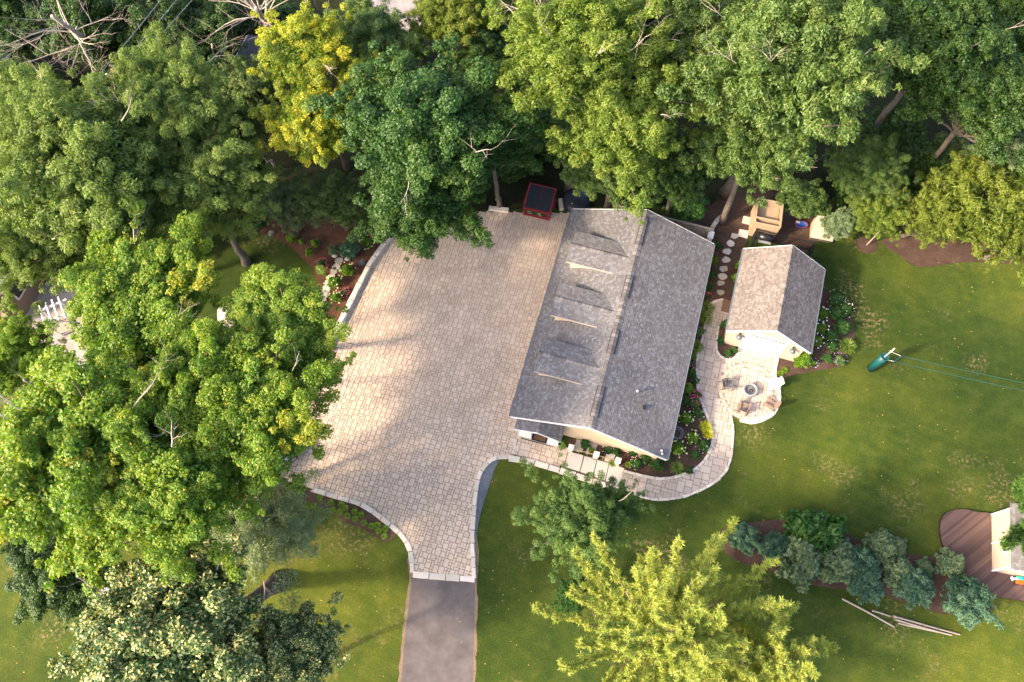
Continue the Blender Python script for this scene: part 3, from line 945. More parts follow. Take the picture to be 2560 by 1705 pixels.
for q in ((4.55, -7.45), (4.62, -7.62)):
    MB().lathe([(0.0, 0.0), (0.06, 0.02), (0.07, 0.12), (0.0, 0.14)], (q[0], q[1], HR - q[0] * k + 0.02), 10).build("floodlight", M['white'], house, True)
# entrance porch
por = mesh_obj("porch", *[x for x in (lambda b: (b.v, b.f))(MB().box((-3.03, -7.9, 0.03), (2.7, 0.96, 0.10)))], M['limestone'], house)
for x0, x1 in ((-4.28, -3.48), (-2.38, -1.72)):
    MB().box(((x0 + x1) / 2, -8.05, 1.02), (x1 - x0, 0.42, 1.9)).build("porch_pier", M['white'], por)
    MB().box(((x0 + x1) / 2, -8.05, 0.14), (x1 - x0 + 0.08, 0.52, 0.12)).build("pier_base", M['white'], por)
dm = MB().box((-2.93, -8.05, 0.10), (1.0, 0.62, 0.03)).build("doormat", M['black'])
dm.location, dm.rotation_euler = HO, (0, 0, AZ)
tag(dm, "brown doormat with black border on the entrance porch step", "doormat")
MB().box((-2.93, -8.05, 0.122), (0.78, 0.44, 0.014)).build("mat_centre", M['mat_brown'], dm)
MB().box((-2.93, -7.42, 1.0), (0.95, 0.10, 1.95)).build("door", M['wood_dark'], house)
pz, pr = 2.02, 2.62
for sg in (-1, 1):
    q = [(-3.03 + sg * 1.5, -8.52, pz), (-3.03, -8.52, pr), (-3.03, -7.44, pr), (-3.03 + sg * 1.5, -7.44, pz)]
    rp = slope_plate(por, q, 0.07, M['deckboard'], "porch_roof")
    shingle_slope(rp, q[0], (0, 1, 0), (-sg * 1.5, 0, pr - pz), 1.08, math.hypot(1.5, pr - pz), M['shingle'], n_single=0, seed=90 + sg)
    board(por, (-3.03 + sg * 1.5, -8.54, pz - 0.05), (-3.03, -8.54, pr - 0.05), 0.04, 0.12, M['white'])
ridge_caps(por, (-3.03, -8.52, pr), (-3.03, -7.46, pr), 0.14, 0.055, M['cap'], lift=0.02)

# ---- three capped pillars with a rail beside the slab walk
def on_house(x, y, z=0):
    return loc2w(HO, AZ, x, y, z)
for x, lab in ((-0.83, "white capped garden pillar nearest the entrance porch"), (0.82, "middle white capped garden pillar on the slab walk"), (2.22, "white capped garden pillar nearest the pink flowers")):
    p = tag(empty("garden_pillar", on_house(x, -8.35), AZ), lab, "pillar", "pillars along the slab walk")
    MB().box((0, 0, 0.42), (0.24, 0.24, 0.84)).build("shaft", M['slab'], p)
    MB().box((0, 0, 0.88), (0.36, 0.36, 0.07)).build("cap", M['white'], p, bevel=0.01)
    MB().box((0, 0, 0.05), (0.34, 0.34, 0.12)).build("base", M['slab'], p)
for xa, xb, lab in ((-0.7, 0.69, "thin tan handrail between the first two garden pillars"), (0.95, 2.09, "thin tan handrail between the middle and last garden pillars")):
    r_ = empty("handrail", on_house(xa, -8.35), AZ)
    tag(r_, lab, "handrail", "handrails along the slab walk")
    board(r_, (0, 0, 0.70), (xb - xa, 0, 0.66), 0.045, 0.05, M['wood'], "rail")
    for t in (0.3, 0.7):
        MB().box(((xb - xa) * t, 0, 0.34), (0.03, 0.03, 0.66)).build("post", M['wood'], r_)
for x, y, lab in ((0.45, -7.85, "pale stepping slab between the two square plant beds"), (1.72, -8.0, "pale rough slab between daisies and pink flowers"), (-0.35, -7.9, "small tan slab beside the entrance porch bed")):
    o = MB().prism([(-0.3, -0.4), (0.28, -0.36), (0.33, 0.36), (-0.26, 0.42)], 0, 0.09, 0.03).build("rough_slab", M['rock'])
    o.location, o.rotation_euler = on_house(x, y, 0.012), (0, 0, AZ)
    tag(o, lab, "slab")

# ---- shed with the big white door
shed = tag(empty("shed", SO, SAZ), "small beige shed with tan shingled gable roof and wide white garage door", "shed")
hw2, hl2 = SW_ / 2, SL_ / 2
k2 = (SR_ - SE_) / hw2
gable_wall(shed, hw2 - 0.30, -hl2 + 0.30, hl2 - 0.30, SE_ - 0.02 + 0.05, SR_ - 0.14, M['stucco_pale'])
for sgn in (-1, 1):
    rs_ = slope_plate(shed, [(sgn * hw2, -hl2, SE_), (0, -hl2, SR_), (0, hl2, SR_), (sgn * hw2, hl2, SE_)], 0.11, M['deckboard'])
    shingle_slope(rs_, (sgn * hw2, -hl2, SE_), (0, 1, 0), (-sgn * hw2, 0, SR_ - SE_), SL_, math.hypot(hw2, SR_ - SE_), M['shingle_tan'], exposure=0.12, n_single=150, key=lambda p: p.y, seed=70 + sgn)
    board(shed, (sgn * (hw2 + 0.055), -hl2, SE_ - 0.05), (sgn * (hw2 + 0.055), hl2, SE_ - 0.05), 0.11, 0.10, M['gutter'], "gutter")
    for yy in (-hl2 - 0.02, hl2 + 0.02):
        board(shed, (sgn * hw2, yy, SE_ - 0.06), (0, yy, SR_ - 0.06), 0.045, 0.15, M['white'])
ridge_caps(shed, (0, -hl2, SR_), (0, hl2, SR_), 0.15, 0.15 * k2, M['shingle_tan'], lift=0.02)
yw = -hl2 + 0.30
gd = MB().box((-0.03, yw - 0.02, 1.29), (2.52, 0.05, 2.58)).build("garage_door", M['white'], shed)
for i in range(5):
    for j in range(4):
        if i < 4:
            MB().box((-0.03 - 0.945 + j * 0.63, yw - 0.05, 0.27 + i * 0.515), (0.55, 0.016, 0.42)).build("panel", M['white'], gd)
for j in range(2):
    for zz in (2.32, 2.43):
        MB().box((-0.03 - 0.62 + j * 1.24, yw - 0.052, zz), (1.06, 0.02, 0.045)).build("pane", M['glass'], gd)
MB().box((-0.03, yw - 0.07, 0.62), (0.16, 0.04, 0.05)).build("handle", M['steel'], gd)
MB().box((-0.03, yw - 0.03, 2.63), (2.70, 0.07, 0.09)).build("door_trim", M['white'], shed)
for sx in (-1.335, 1.275):
    MB().box((sx, yw - 0.03, 1.29), (0.09, 0.07, 2.58)).build("door_trim", M['white'], shed)
for sx in (-1.78, 1.72):
    ln_ = MB().box((sx, yw - 0.05, 2.15), (0.12, 0.08, 0.16)).build("wall_lantern", M['wood_dark'], shed)
    MB().tube([(sx, yw - 0.06, 2.16), (sx, yw - 0.16, 2.22), (sx, yw - 0.24, 2.16)], 0.02, 6).build("arm", M['black'], ln_)
    MB().lathe([(0.02, 0.16), (0.10, 0.12), (0.20, 0.0), (0.19, -0.02), (0.08, 0.08), (0.0, 0.1)], (sx, yw - 0.26, 2.0), 16).build("shade", M['gutter'], ln_, True)
window(shed, (hw2 - 0.30, 0, 1.5), 1.0, 0.9, (0, 1, 0), (1, 0, 0))
MB().box((-hw2 + 0.29, 0.2, 1.0), (0.05, 0.9, 2.0)).build("side_door", M['white'], shed)
m_ = MB().box((0, 0, 0), (0.62, 0.95, 0.03)).build("door_mat", M['mat_brown'])
gm = G(1817, 766)
m_.location, m_.rotation_euler = (gm.x, gm.y, 0.068), (0, 0, SAZ)
tag(m_, "plain brown mat on the path at the shed's side door", "doormat")

# ---- neighbour house at the left edge, far house, dark hut
A, B = G(50, 812), G(135, 672)
ax = (B - A).normalized()
nrm = Vector((ax.y, -ax.x, 0))
nh = tag(empty("neighbour_house", A, math.atan2(ax.y, ax.x)), "brown house wall with large white framed windows at the left edge", "house")
MB().box((3.6, 4.1, 1.75), (7.2, 8.2, 3.5)).build("wall", plain("brown_siding", (0.19, 0.135, 0.10), 0.85, var=0.08), nh)
for xx, zz in ((1.9, 2.05), (3.25, 2.05)):
    window(nh, (xx, 0.0, zz), 1.15, 1.3, (1, 0, 0), (0, -1, 0), 0.10, bars=False)
window(nh, (5.4, 0.0, 1.3), 1.0, 1.8, (1, 0, 0), (0, -1, 0), 0.08, bars=False)
slope_plate(nh, [(-0.4, -0.35, 3.45), (7.6, -0.35, 3.45), (7.6, 4.1, 5.2), (-0.4, 4.1, 5.2)], 0.12, M['shingle'], "roof")
slope_plate(nh, [(7.6, 8.6, 3.45), (-0.4, 8.6, 3.45), (-0.4, 4.1, 5.2), (7.6, 4.1, 5.2)], 0.12, M['shingle'], "roof")
MB().box((-0.03, 4.1, 0.25), (0.06, 8.2, 0.5)).build("skirting", M['wood'], nh)
c = G(15, 165, 3.5)
fh = tag(empty("far_house", (c.x - 4.6, c.y - 1.0, 0), 0.35), "house with blue grey roof glimpsed behind branches at the left edge", "house")
MB().box((0, 0, 1.6), (7, 9, 3.2)).build("wall", M['stucco_pale'], fh)
bluegrey = plain("blue_grey_roof", (0.085, 0.095, 0.125), 0.85, var=0.2, scale=6)
slope_plate(fh, [(3.9, -5, 3.1), (0, -5, 5.0), (0, 5, 5.0), (3.9, 5, 3.1)], 0.12, bluegrey, "roof")
slope_plate(fh, [(-3.9, 5, 3.1), (0, 5, 5.0), (0, -5, 5.0), (-3.9, -5, 3.1)], 0.12, bluegrey, "roof")
c = G(626, 128, 2.3)
ht = tag(empty("garden_hut", (c.x, c.y, 0), -0.28), "small dark hut with pale roof edge under the dead branches", "hut")
MB().box((0, 0, 1.05), (1.5, 2.6, 2.1)).build("wall", M['wood_dark'], ht)
hr_ = slope_plate(ht, [(-0.95, -1.5, 2.1), (0.95, -1.5, 2.55), (0.95, 1.5, 2.55), (-0.95, 1.5, 2.1)], 0.08, M['wood_dark'], "roof")
for i in range(6):
    MB().box((-0.75 + i * 0.3, 0, 2.375 + (-0.75 + i * 0.3) * 0.237), (0.24, 3.0, 0.03)).build("roof_board", plain("old_grey_board", (0.10, 0.09, 0.085), 0.9, var=0.3) if i == 0 else bpy.data.materials["old_grey_board"], hr_)
board(ht, (-0.98, -1.5, 2.09), (-0.98, 1.5, 2.09), 0.05, 0.12, M['white'], "fascia")

# ---- little cottage on the round deck, lower right
DK = smooth_line(poly([(2368, 1280), (2400, 1274), (2440, 1282), (2480, 1287), (2640, 1330), (2700, 1400), (2660, 1540), (2560, 1505), (2480, 1490), (2436, 1468), (2400, 1420), (2365, 1383), (2348, 1345), (2347, 1310), (2354, 1290)]), 0.3, True)
deck = sheet("round_deck", DK, 0.20, M['wood_dark'], None)
tag(deck, "round brown timber deck under the small cottage in the lower right", "deck")
dx0, dx1 = min(p.x for p in DK), max(p.x for p in DK)
DAZ = math.radians(34)
ca, sa = math.cos(DAZ), math.sin(DAZ)
rot = [(p.x * ca + p.y * sa, -p.x * sa + p.y * ca) for p in DK]
yy = min(p[1] for p in rot)
nb = 0
while yy < max(p[1] for p in rot):
    def cross(ym):
        xs = []
        for i in range(len(rot)):
            a, b = rot[i], rot[(i + 1) % len(rot)]
            if (a[1] > ym) != (b[1] > ym):
                xs.append(a[0] + (b[0] - a[0]) * (ym - a[1]) / (b[1] - a[1]))
        return sorted(xs)
    x_lo, x_hi = cross(yy + 0.002), cross(yy + 0.13)
    if len(x_lo) >= 2 and len(x_hi) >= 2:
        q = [(x * ca - y * sa, x * sa + y * ca) for x, y in ((x_lo[0], yy), (x_lo[-1], yy), (x_hi[-1], yy + 0.132), (x_hi[0], yy + 0.132))]
        MB().prism(q, 0.19, 0.232, 0.0).build("deck_board", M['cedar_board'], deck)
        nb += 1
    yy += 0.145
rim = MB()
for i in range(len(DK)):
    a, b = DK[i], DK[(i + 1) % len(DK)]
    rim.add([(a.x, a.y, 0), (b.x, b.y, 0), (b.x, b.y, 0.205), (a.x, a.y, 0.205)], [(0, 1, 2, 3), (3, 2, 1, 0)])
rim.build("skirt_board", M['cedar_board'], deck)
A, B = G(2480, 1427, 0.23), G(2479, 1287, 0.23)
ax = (B - A).normalized()
ct = tag(empty("cottage", A, math.atan2(ax.y, ax.x)), "small cream cottage with grey shingle roof standing on the round deck", "cottage")
Lc = (B - A).length
MB().box((Lc / 2, -2.0, 1.2), (Lc, 4.0, 2.4)).build("wall", M['stucco_pale'], ct)
for xx in (0.0, Lc):
    MB().box((xx, 0.0, 1.2), (0.09, 0.09, 2.38)).build("corner_board", M['white'], ct)
MB().box((Lc * 0.48, 0.02, 1.2), (0.07, 0.05, 2.38)).build("corner_board", M['white'], ct)
window(ct, (Lc * 0.36, 0.0, 1.55), 0.62, 0.75, (1, 0, 0), (0, 1, 0), 0.08, bars=False)
MB().tube([(Lc * 0.6, 0.02, 1.4), (Lc * 0.6, 0.14, 1.4)], 0.04, 8).build("tap", M['black'], ct)
rp = slope_plate(ct, [(-0.25, 0.22, 2.36), (Lc + 0.25, 0.22, 2.36), (Lc + 0.25, -2.0, 3.3), (-0.25, -2.0, 3.3)], 0.09, M['deckboard'], "roof")
shingle_slope(rp, (-0.25, 0.22, 2.36), (1, 0, 0), (0, -2.22, 0.94), Lc + 0.5, math.hypot(2.22, 0.94), M['shingle'], seed=99)
rp = slope_plate(ct, [(-0.25, -4.22, 2.36), (Lc + 0.25, -4.22, 2.36), (Lc + 0.25, -2.0, 3.3), (-0.25, -2.0, 3.3)], 0.09, M['deckboard'], "roof")
shingle_slope(rp, (-0.25, -4.22, 2.36), (1, 0, 0), (0, 2.22, 0.94), Lc + 0.5, math.hypot(2.22, 0.94), M['shingle'], seed=98)
for a_, b_ in (((-0.27, 0.24, 2.30), (-0.27, -2.0, 3.24)), ((-0.27, -4.24, 2.30), (-0.27, -2.0, 3.24))):
    board(ct, a_, b_, 0.04, 0.12, M['white'])
MB().box((-0.02, -2.2, 1.0), (0.05, 0.95, 1.95)).build("door", M['wood_dark'], ct)
#--OBJECTS--
# ------------------------------------------------------------------ objects
# ---- red dumpster
dA, dB = G(1309, 536), G(1373, 551)
dax = (dB - dA).normalized()
dwid = (dB - dA).length
du = tag(empty("dumpster", dA, math.atan2(dax.y, dax.x)), "red steel dumpster with black ribbed lids beside the building", "dumpster")
dd, zf, zb = 1.75, 1.05, 1.45
body = mesh_obj("body", [(0, 0, 0.08), (dwid, 0, 0.08), (dwid, dd, 0.08), (0, dd, 0.08), (0, -0.06, zf), (dwid, -0.06, zf), (dwid, dd, zb), (0, dd, zb)],
                [(3, 2, 1, 0), (4, 5, 6, 7), (0, 1, 5, 4), (1, 2, 6, 5), (2, 3, 7, 6), (3, 0, 4, 7)], M['red'], du)
for a_, b_ in (((0, -0.08, zf), (dwid, -0.08, zf)), ((0.0, -0.06, zf), (0.0, dd, zb)), ((dwid, -0.06, zf), (dwid, dd, zb)), ((0, dd, zb), (dwid, dd, zb)), ((0, -0.03, 0.14), (dwid, -0.03, 0.14))):
    board(body, a_, b_, 0.10, 0.10, M['red'], "rim")
for xx in (0.05, dwid - 0.05):
    MB().box((xx, -0.07, 0.55), (0.10, 0.08, 0.95)).build("corner_post", M['red'], body)
for xx in (-0.08, dwid + 0.08):
    MB().box((xx, dd * 0.55, 0.72), (0.14, 0.9, 0.16)).build("fork_pocket", M['red'], du)
pitch = (zb - zf) / dd
for j in range(2):
    x0, x1 = 0.06 + j * (dwid / 2 - 0.02), dwid / 2 - 0.03 + j * (dwid / 2 - 0.02)
    lid = mesh_obj("lid", [(x0, 0, zf + 0.05), (x1, 0, zf + 0.05), (x1, dd - 0.1, zb + 0.04), (x0, dd - 0.1, zb + 0.04), (x0, 0, zf + 0.09), (x1, 0, zf + 0.09), (x1, dd - 0.1, zb + 0.08), (x0, dd - 0.1, zb + 0.08)],
                   [(3, 2, 1, 0), (4, 5, 6, 7), (0, 1, 5, 4), (1, 2, 6, 5), (2, 3, 7, 6), (3, 0, 4, 7)], M['blackplastic'], du)
    for i in range(7):
        xx = x0 + 0.07 + i * (x1 - x0 - 0.14) / 6
        board(lid, (xx, 0.02, zf + 0.105), (xx, dd - 0.14, zb + 0.092), 0.055, 0.035, M['blackplastic'], "rib")
sg_ = MB().box((dwid / 2 - 0.02, -0.075, 0.62), (dwid * 0.82, 0.02, 0.46)).build("sign_panel", M['black'], du)
def text(txt, size, mat, parent, loc, rot, name="lettering", ext=0.003):
    cu = bpy.data.curves.new(name, 'FONT')
    cu.body, cu.size, cu.extrude = txt, size, ext
    cu.align_x, cu.align_y = 'CENTER', 'CENTER'
    o = bpy.data.objects.new(name, cu)
    COL.objects.link(o)
    dg = bpy.context.evaluated_depsgraph_get()
    me = bpy.data.meshes.new_from_object(o.evaluated_get(dg))
    bpy.data.objects.remove(o)
    me.materials.clear()
    me.materials.append(mat)
    ob = link(bpy.data.objects.new(name, me), parent)
    ob.location, ob.rotation_euler = loc, rot
    return ob
for xx in (0.40, 1.13):
    text("aft", 0.30, M['green_print'], sg_, (xx, -0.089, 0.70), (math.pi / 2, 0, 0))
    board(sg_, (xx - 0.02, -0.088, 0.475), (xx + 0.24, -0.088, 0.475), 0.006, 0.035, M['grey_print'], "print_line")

# ---- black round tank with its pale kerb, white step, north fence
c = G(1430, 512)
tk = tag(empty("water_tank", (c.x + 0.3, c.y + 0.1, 0)), "low black round tank half hidden by leaves behind the roof corner", "tank")
MB().lathe([(0.95, 0.0), (1.0, 0.15), (1.0, 0.55), (0.95, 0.62), (0.55, 0.72), (0.0, 0.76)], sides=28).build("shell", M['blackplastic'], tk, True)
MB().lathe([(0.2, 0.70), (0.2, 0.82), (0.0, 0.83)], sides=16).build("hatch", M['black'], tk)
MB().lathe([(0.03, 0.8), (0.05, 0.86), (0.0, 0.88)], (-0.35, -0.45, -0.13), 10).build("valve_cap", M['yellow'], tk)
for q, nm in ((((1400, 500), (1404, 527)), "short pale kerb stone between dumpster and black tank"), (((1222, 523), (1272, 529)), "white stone step at the driveway's far edge left of dumpster")):
    a_, b_ = G(*q[0]), G(*q[1])
    o = empty("kerb_stone", a_)
    tag(o, nm, "kerb")
    edging(o, [Vector((0, 0, 0)), b_ - a_], 0.30, 0, 0.28, ((b_ - a_).length, (b_ - a_).length + 0.1), M['limestone'], name="stone", gap=0)


def plank_fence(a_, b_, h, lab, mat, step=0.16):
    o = tag(empty("plank_fence", a_, math.atan2(b_.y - a_.y, b_.x - a_.x)), lab, "fence")
    Lg = (b_ - a_).length
    n = int(Lg / step)
    base = MB().box((0, 0, h / 2), (step * 0.92, 0.025, h)).build("plank", mat, o)
    base.location.x = step / 2
    for i in range(1, n):
        q = link(base.copy(), o)
        q.location = (step / 2 + i * Lg / n, 0, 0)
    board(o, (0, 0, h + 0.03), (Lg, 0, h + 0.03), 0.14, 0.05, mat, "top_rail")
    for xx in (0.05, Lg / 2, Lg - 0.05):
        MB().box((xx, 0.07, h / 2), (0.10, 0.10, h)).build("post", mat, o)
    return o
plank_fence(G(1527, 540), G(1766, 600), 1.5, "weathered plank fence running behind the grey roof", M['wood_old'])
c = G(1768, 607)
po = tag(empty("gate_post", c, AZ), "square white gate post at the fence end beside the stepping stones", "post")
MB().box((0, 0, 0.55), (0.34, 0.5, 1.1)).build("shaft", M['white'], po)
MB().box((0, 0, 1.13), (0.42, 0.58, 0.06)).build("cap", M['white'], po)
a_ = G(1772, 585)
o = tag(empty("curved_border", a_), "short curved border of grey stones behind the white gate post", "border")
edging(o, shifted(smooth_line(poly([(1773, 590), (1780, 570), (1795, 550), (1812, 540)]), 0.3), a_), 0.32, 0, 0.3, (0.5, 0.8), M['rock'], name="stone", seed=8)

# ---- wooden compost bin (two bays) and its lean-to boards
bn = tag(empty("compost_bin", G(1870, 588), math.radians(-13)), "tall open tan wooden bin behind the shed", "wooden bin")
bw_, bd_, bh_ = 1.75, 2.0, 1.75
npl = 8
for y0, nm in ((0, "front_plank"), (0.45, "divider_plank"), (bd_, "back_plank")):
    for i in range(npl):
        MB().box((bw_ / 2, y0, 0.12 + i * 0.215), (bw_, 0.035, 0.20)).build(nm, M['wood'], bn)
for xx in (0, bw_):
    for i in range(npl):
        MB().box((xx, bd_ / 2, 0.12 + i * 0.215), (0.035, bd_, 0.20)).build("side_plank", M['wood'], bn)
    for y0 in (0.05, bd_ - 0.05):
        MB().box((xx, y0, bh_ / 2), (0.10, 0.10, bh_)).build("post", M['wood'], bn)
for a_, b_ in (((0, 0, bh_ + 0.03), (bw_, 0, bh_ + 0.03)), ((0, 0.45, bh_ + 0.03), (bw_, 0.45, bh_ + 0.03)), ((0, bd_, bh_ + 0.03), (bw_, bd_, bh_ + 0.03)), ((0, 0, bh_ + 0.028), (0, bd_, bh_ + 0.028)), ((bw_, 0, bh_ + 0.028), (bw_, bd_, bh_ + 0.028))):
    board(bn, a_, b_, 0.12, 0.04, M['wood'], "top_rail")
sheet("compost_heap", [(0.06, 0.06), (bw_ - 0.06, 0.06), (bw_ - 0.06, 0.42), (0.06, 0.42)], 1.1, M['mulch_red'], None, parent=bn)
sheet("bin_floor", [(0.06, 0.5), (bw_ - 0.06, 0.5), (bw_ - 0.06, bd_ - 0.06), (0.06, bd_ - 0.06)], 1.2, M['wood'], None, parent=bn)
for q, lab, mt in (((1858, 585), "square grey paving slab on mulch left of the wooden bin", M['rock']), ((1868, 552), "mossy grey slab under leaves left of the wooden bin", M['rock'])):
    o = MB().prism([(-0.35, -0.3), (0.35, -0.3), (0.35, 0.32), (-0.33, 0.3)], 0, 0.08, 0.02).build("paving_slab", mt)
    p = G(*q)
    o.location, o.rotation_euler = (p.x, p.y, 0.012), (0, 0, AZ)
    tag(o, lab, "slab")

# ---- tan storage box
bx = tag(empty("storage_box", G(2023, 597), math.radians(-12)), "tan wedge shaped storage bin with sloping lid and two dark handles", "storage box")
bw3, bd3, z3f, z3b = 1.5, 1.25, 0.22, 1.25
mesh_obj("body", [(0, 0, 0), (bw3, 0, 0), (bw3, bd3, 0), (0, bd3, 0), (0, 0, z3f), (bw3, 0, z3f), (bw3, bd3, z3b), (0, bd3, z3b)],
         [(3, 2, 1, 0), (4, 5, 6, 7), (0, 1, 5, 4), (1, 2, 6, 5), (2, 3, 7, 6), (3, 0, 4, 7)], M['tan_plastic'], bx)
ld = mesh_obj("lid", [(0.04, -0.06, z3f + 0.01), (bw3 + 0.06, -0.06, z3f + 0.01), (bw3 + 0.06, bd3 - 0.06, z3b), (0.04, bd3 - 0.06, z3b), (0.04, -0.06, z3f + 0.06), (bw3 + 0.06, -0.06, z3f + 0.06), (bw3 + 0.06, bd3 - 0.06, z3b + 0.05), (0.04, bd3 - 0.06, z3b + 0.05)],
              [(3, 2, 1, 0), (4, 5, 6, 7), (0, 1, 5, 4), (1, 2, 6, 5), (2, 3, 7, 6), (3, 0, 4, 7)], M['tan_plastic'], bx)
for xx in (0.72, 0.86):
    board(ld, (xx, 0.55, 0.775), (xx + 0.03, 0.78, 0.965), 0.06, 0.05, M['black'], "handle")
board(bx, (0.02, -0.075, z3f), (bw3, -0.075, z3f), 0.03, 0.06, M['black'], "latch_strip")

# ---- blue toy boat-like tub
c = G(2000, 565)
tb = tag(empty("toy_boat", c, math.radians(-8)), "blue plastic toy boat with red rim and white seat under the trees", "toy")
MB().lathe([(0.0, 0.02), (0.28, 0.02), (0.36, 0.26), (0.33, 0.26), (0.25, 0.06), (0.0, 0.05)], sides=20).build("hull", M['blue'], tb, True).scale = (1.35, 0.8, 1)
rr = MB().lathe([(0.37, 0.25), (0.37, 0.29), (0.32, 0.29), (0.32, 0.25)], sides=20).build("rim", plain("red_plastic", (0.28, 0.02, 0.03), 0.5), tb)
rr.scale = (1.35, 0.8, 1)
MB().box((-0.25, 0.12, 0.3), (0.28, 0.14, 0.08)).build("seat", M['white'], tb)

# ---- black metal fence and kennel grate behind the shed
def bar_fence(a_, b_, h, lab, step=0.13):
    o = tag(empty("metal_fence", a_, math.atan2(b_.y - a_.y, b_.x - a_.x)), lab, "fence", "black metal fence behind the shed")
    Lg = (b_ - a_).length
    for zz in (0.15, h):
        board(o, (0, 0, zz), (Lg, 0, zz), 0.045, 0.05, M['black'], "rail")
    for xx in (0.0, Lg):
        MB().box((xx, 0, h / 2 + 0.03), (0.08, 0.08, h + 0.06)).build("post", M['black'], o)
    n = int(Lg / step)
    b0 = None
    for i in range(1, n):
        if b0 is None:
            b0 = MB().box((0, 0, h / 2), (0.022, 0.022, h - 0.1)).build("bar", M['black'], o)
            q = b0
        else:
            q = link(b0.copy(), o)
        q.location = (i * Lg / n, 0, 0)
fa, fb, fm, fc, fd = G(1872, 622), G(1880, 595), G(1952, 614), G(2022, 628), G(2016, 650)
bar_fence(fa, fb, 1.25, "short black metal fence panel closing the shed's left rear corner")
bar_fence(fb, fm, 1.25, "black metal fence panel in front of the wooden bin")
bar_fence(fm, fc, 1.25, "black metal fence panel between wooden bin and tan box")
bar_fence(fc, fd, 1.25, "short black metal fence panel at the shed's right rear corner")
c = G(1905, 606)
gr = tag(empty("grill", (c.x, c.y, 0), math.radians(-15)), "black barrel grill standing behind the shed's fence", "grill")
MB().tube([(-0.5, 0, 0.75), (0.5, 0, 0.75)], 0.27, 16).build("barrel", M['black'], gr, True)
board(gr, (-0.45, -0.42, 0.75), (0.45, -0.42, 0.75), 0.2, 0.03, M['steel'], "shelf")
for xx in (-0.4, 0.4):
    for y0 in (-0.2, 0.2):
        MB().tube([(xx, y0, 0.6), (xx, y0 * 1.4, 0)], 0.02, 6).build("leg", M['black'], gr)

# ---- fire pit and chairs
fp = tag(empty("fire_pit", (FIRE.x, FIRE.y, 0.05)), "round grey fire pit in the middle of the patio", "fire pit")
MB().lathe([(0.44, 0.0), (0.46, 0.30), (0.47, 0.40), (0.40, 0.41), (0.39, 0.20)], sides=32).build("bowl", M['firepit'], fp, True)
MB().lathe([(0.40, 0.30), (0.395, 0.36), (0.345, 0.36), (0.34, 0.30)], sides=32).build("steel_ring", M['steel'], fp)
MB().lathe([(0.40, 0.20), (0.2, 0.235), (0.0, 0.22)], sides=24).build("ash_bed", M['ash'], fp)
MB().lathe([(0.12, 0.21), (0.13, 0.27), (0.09, 0.27), (0.08, 0.23)], (0.06, -0.05, 0.0), 16).build("burner", M['black'], fp)


def chair(px, py, face, mat, lab, back=True):
    p = G(px, py)
    o = tag(empty("patio_chair", (p.x, p.y, 0.05), face), lab, "chair", "chairs around the fire pit")
    # seat looks towards -y
    for i in range(5):
        MB().box((0, -0.24 + i * 0.115, 0.38 - i * 0.022), (0.52, 0.10, 0.025)).build("seat_slat", mat, o)
    for i in range(5):
        x = -0.21 + i * 0.105
        q = MB().box((0, 0, 0.36), (0.093, 0.022, 0.74 - abs(i - 2) * 0.05)).build("back_slat", mat, o)
        q.location, q.rotation_euler = (x, 0.27, 0.28), (math.radians(-22), 0, 0)
    for sx in (-1, 1):
        MB().box((sx * 0.33, -0.02, 0.56), (0.12, 0.66, 0.025)).build("armrest", mat, o)
        MB().box((sx * 0.31, -0.28, 0.27), (0.05, 0.08, 0.55)).build("leg", mat, o)
        q = MB().box((0, 0, 0), (0.035, 0.95, 0.10)).build("side_rail", mat, o)
        q.location, q.rotation_euler = (sx * 0.275, 0.06, 0.24), (math.radians(-14), 0, 0)
        MB().box((sx * 0.29, 0.34, 0.34), (0.04, 0.06, 0.50)).build("rear_leg", mat, o)
    MB().box((0, 0.36, 0.52), (0.62, 0.03, 0.06)).build("back_rail", mat, o)


def face_to(px, py):
    p = G(px, py)
    d = FIRE - p
    return math.atan2(d.y, d.x) + math.pi / 2
chair(1817, 966, face_to(1817, 966) + 0.25, M['chair_grey'], "dark grey patio chair left of the fire pit")
chair(1855, 1022, face_to(1855, 1022), M['chair'], "brown patio chair below the fire pit, nearest the path")
chair(1921, 1012, face_to(1921, 1012), M['chair'], "brown patio chair at the patio's lower right edge")
chair(1928, 966, face_to(1928, 966), M['white'], "white patio chair right of the fire pit")

# ---- coil of hose
c = G(1693, 1084)
ho = MB()
rh = random.Random(4)
for k_ in range(9):
    r0, ox, oy = rh.uniform(0.24, 0.40), rh.uniform(-0.05, 0.05), rh.uniform(-0.05, 0.05)
    ho.tube([(ox + r0 * math.cos(a), oy + r0 * math.sin(a) * 1.05, 0.03 + 0.012 * k_ + 0.01 * math.sin(3 * a)) for a in np.linspace(0, 2 * math.pi, 26)], 0.012, 5)
o = ho.build("hose_coil", M['hose'], None, True)
o.location = (c.x, c.y, 0.012)
tag(o, "loose coil of grey hose on mulch by the roof's lower right corner", "hose")

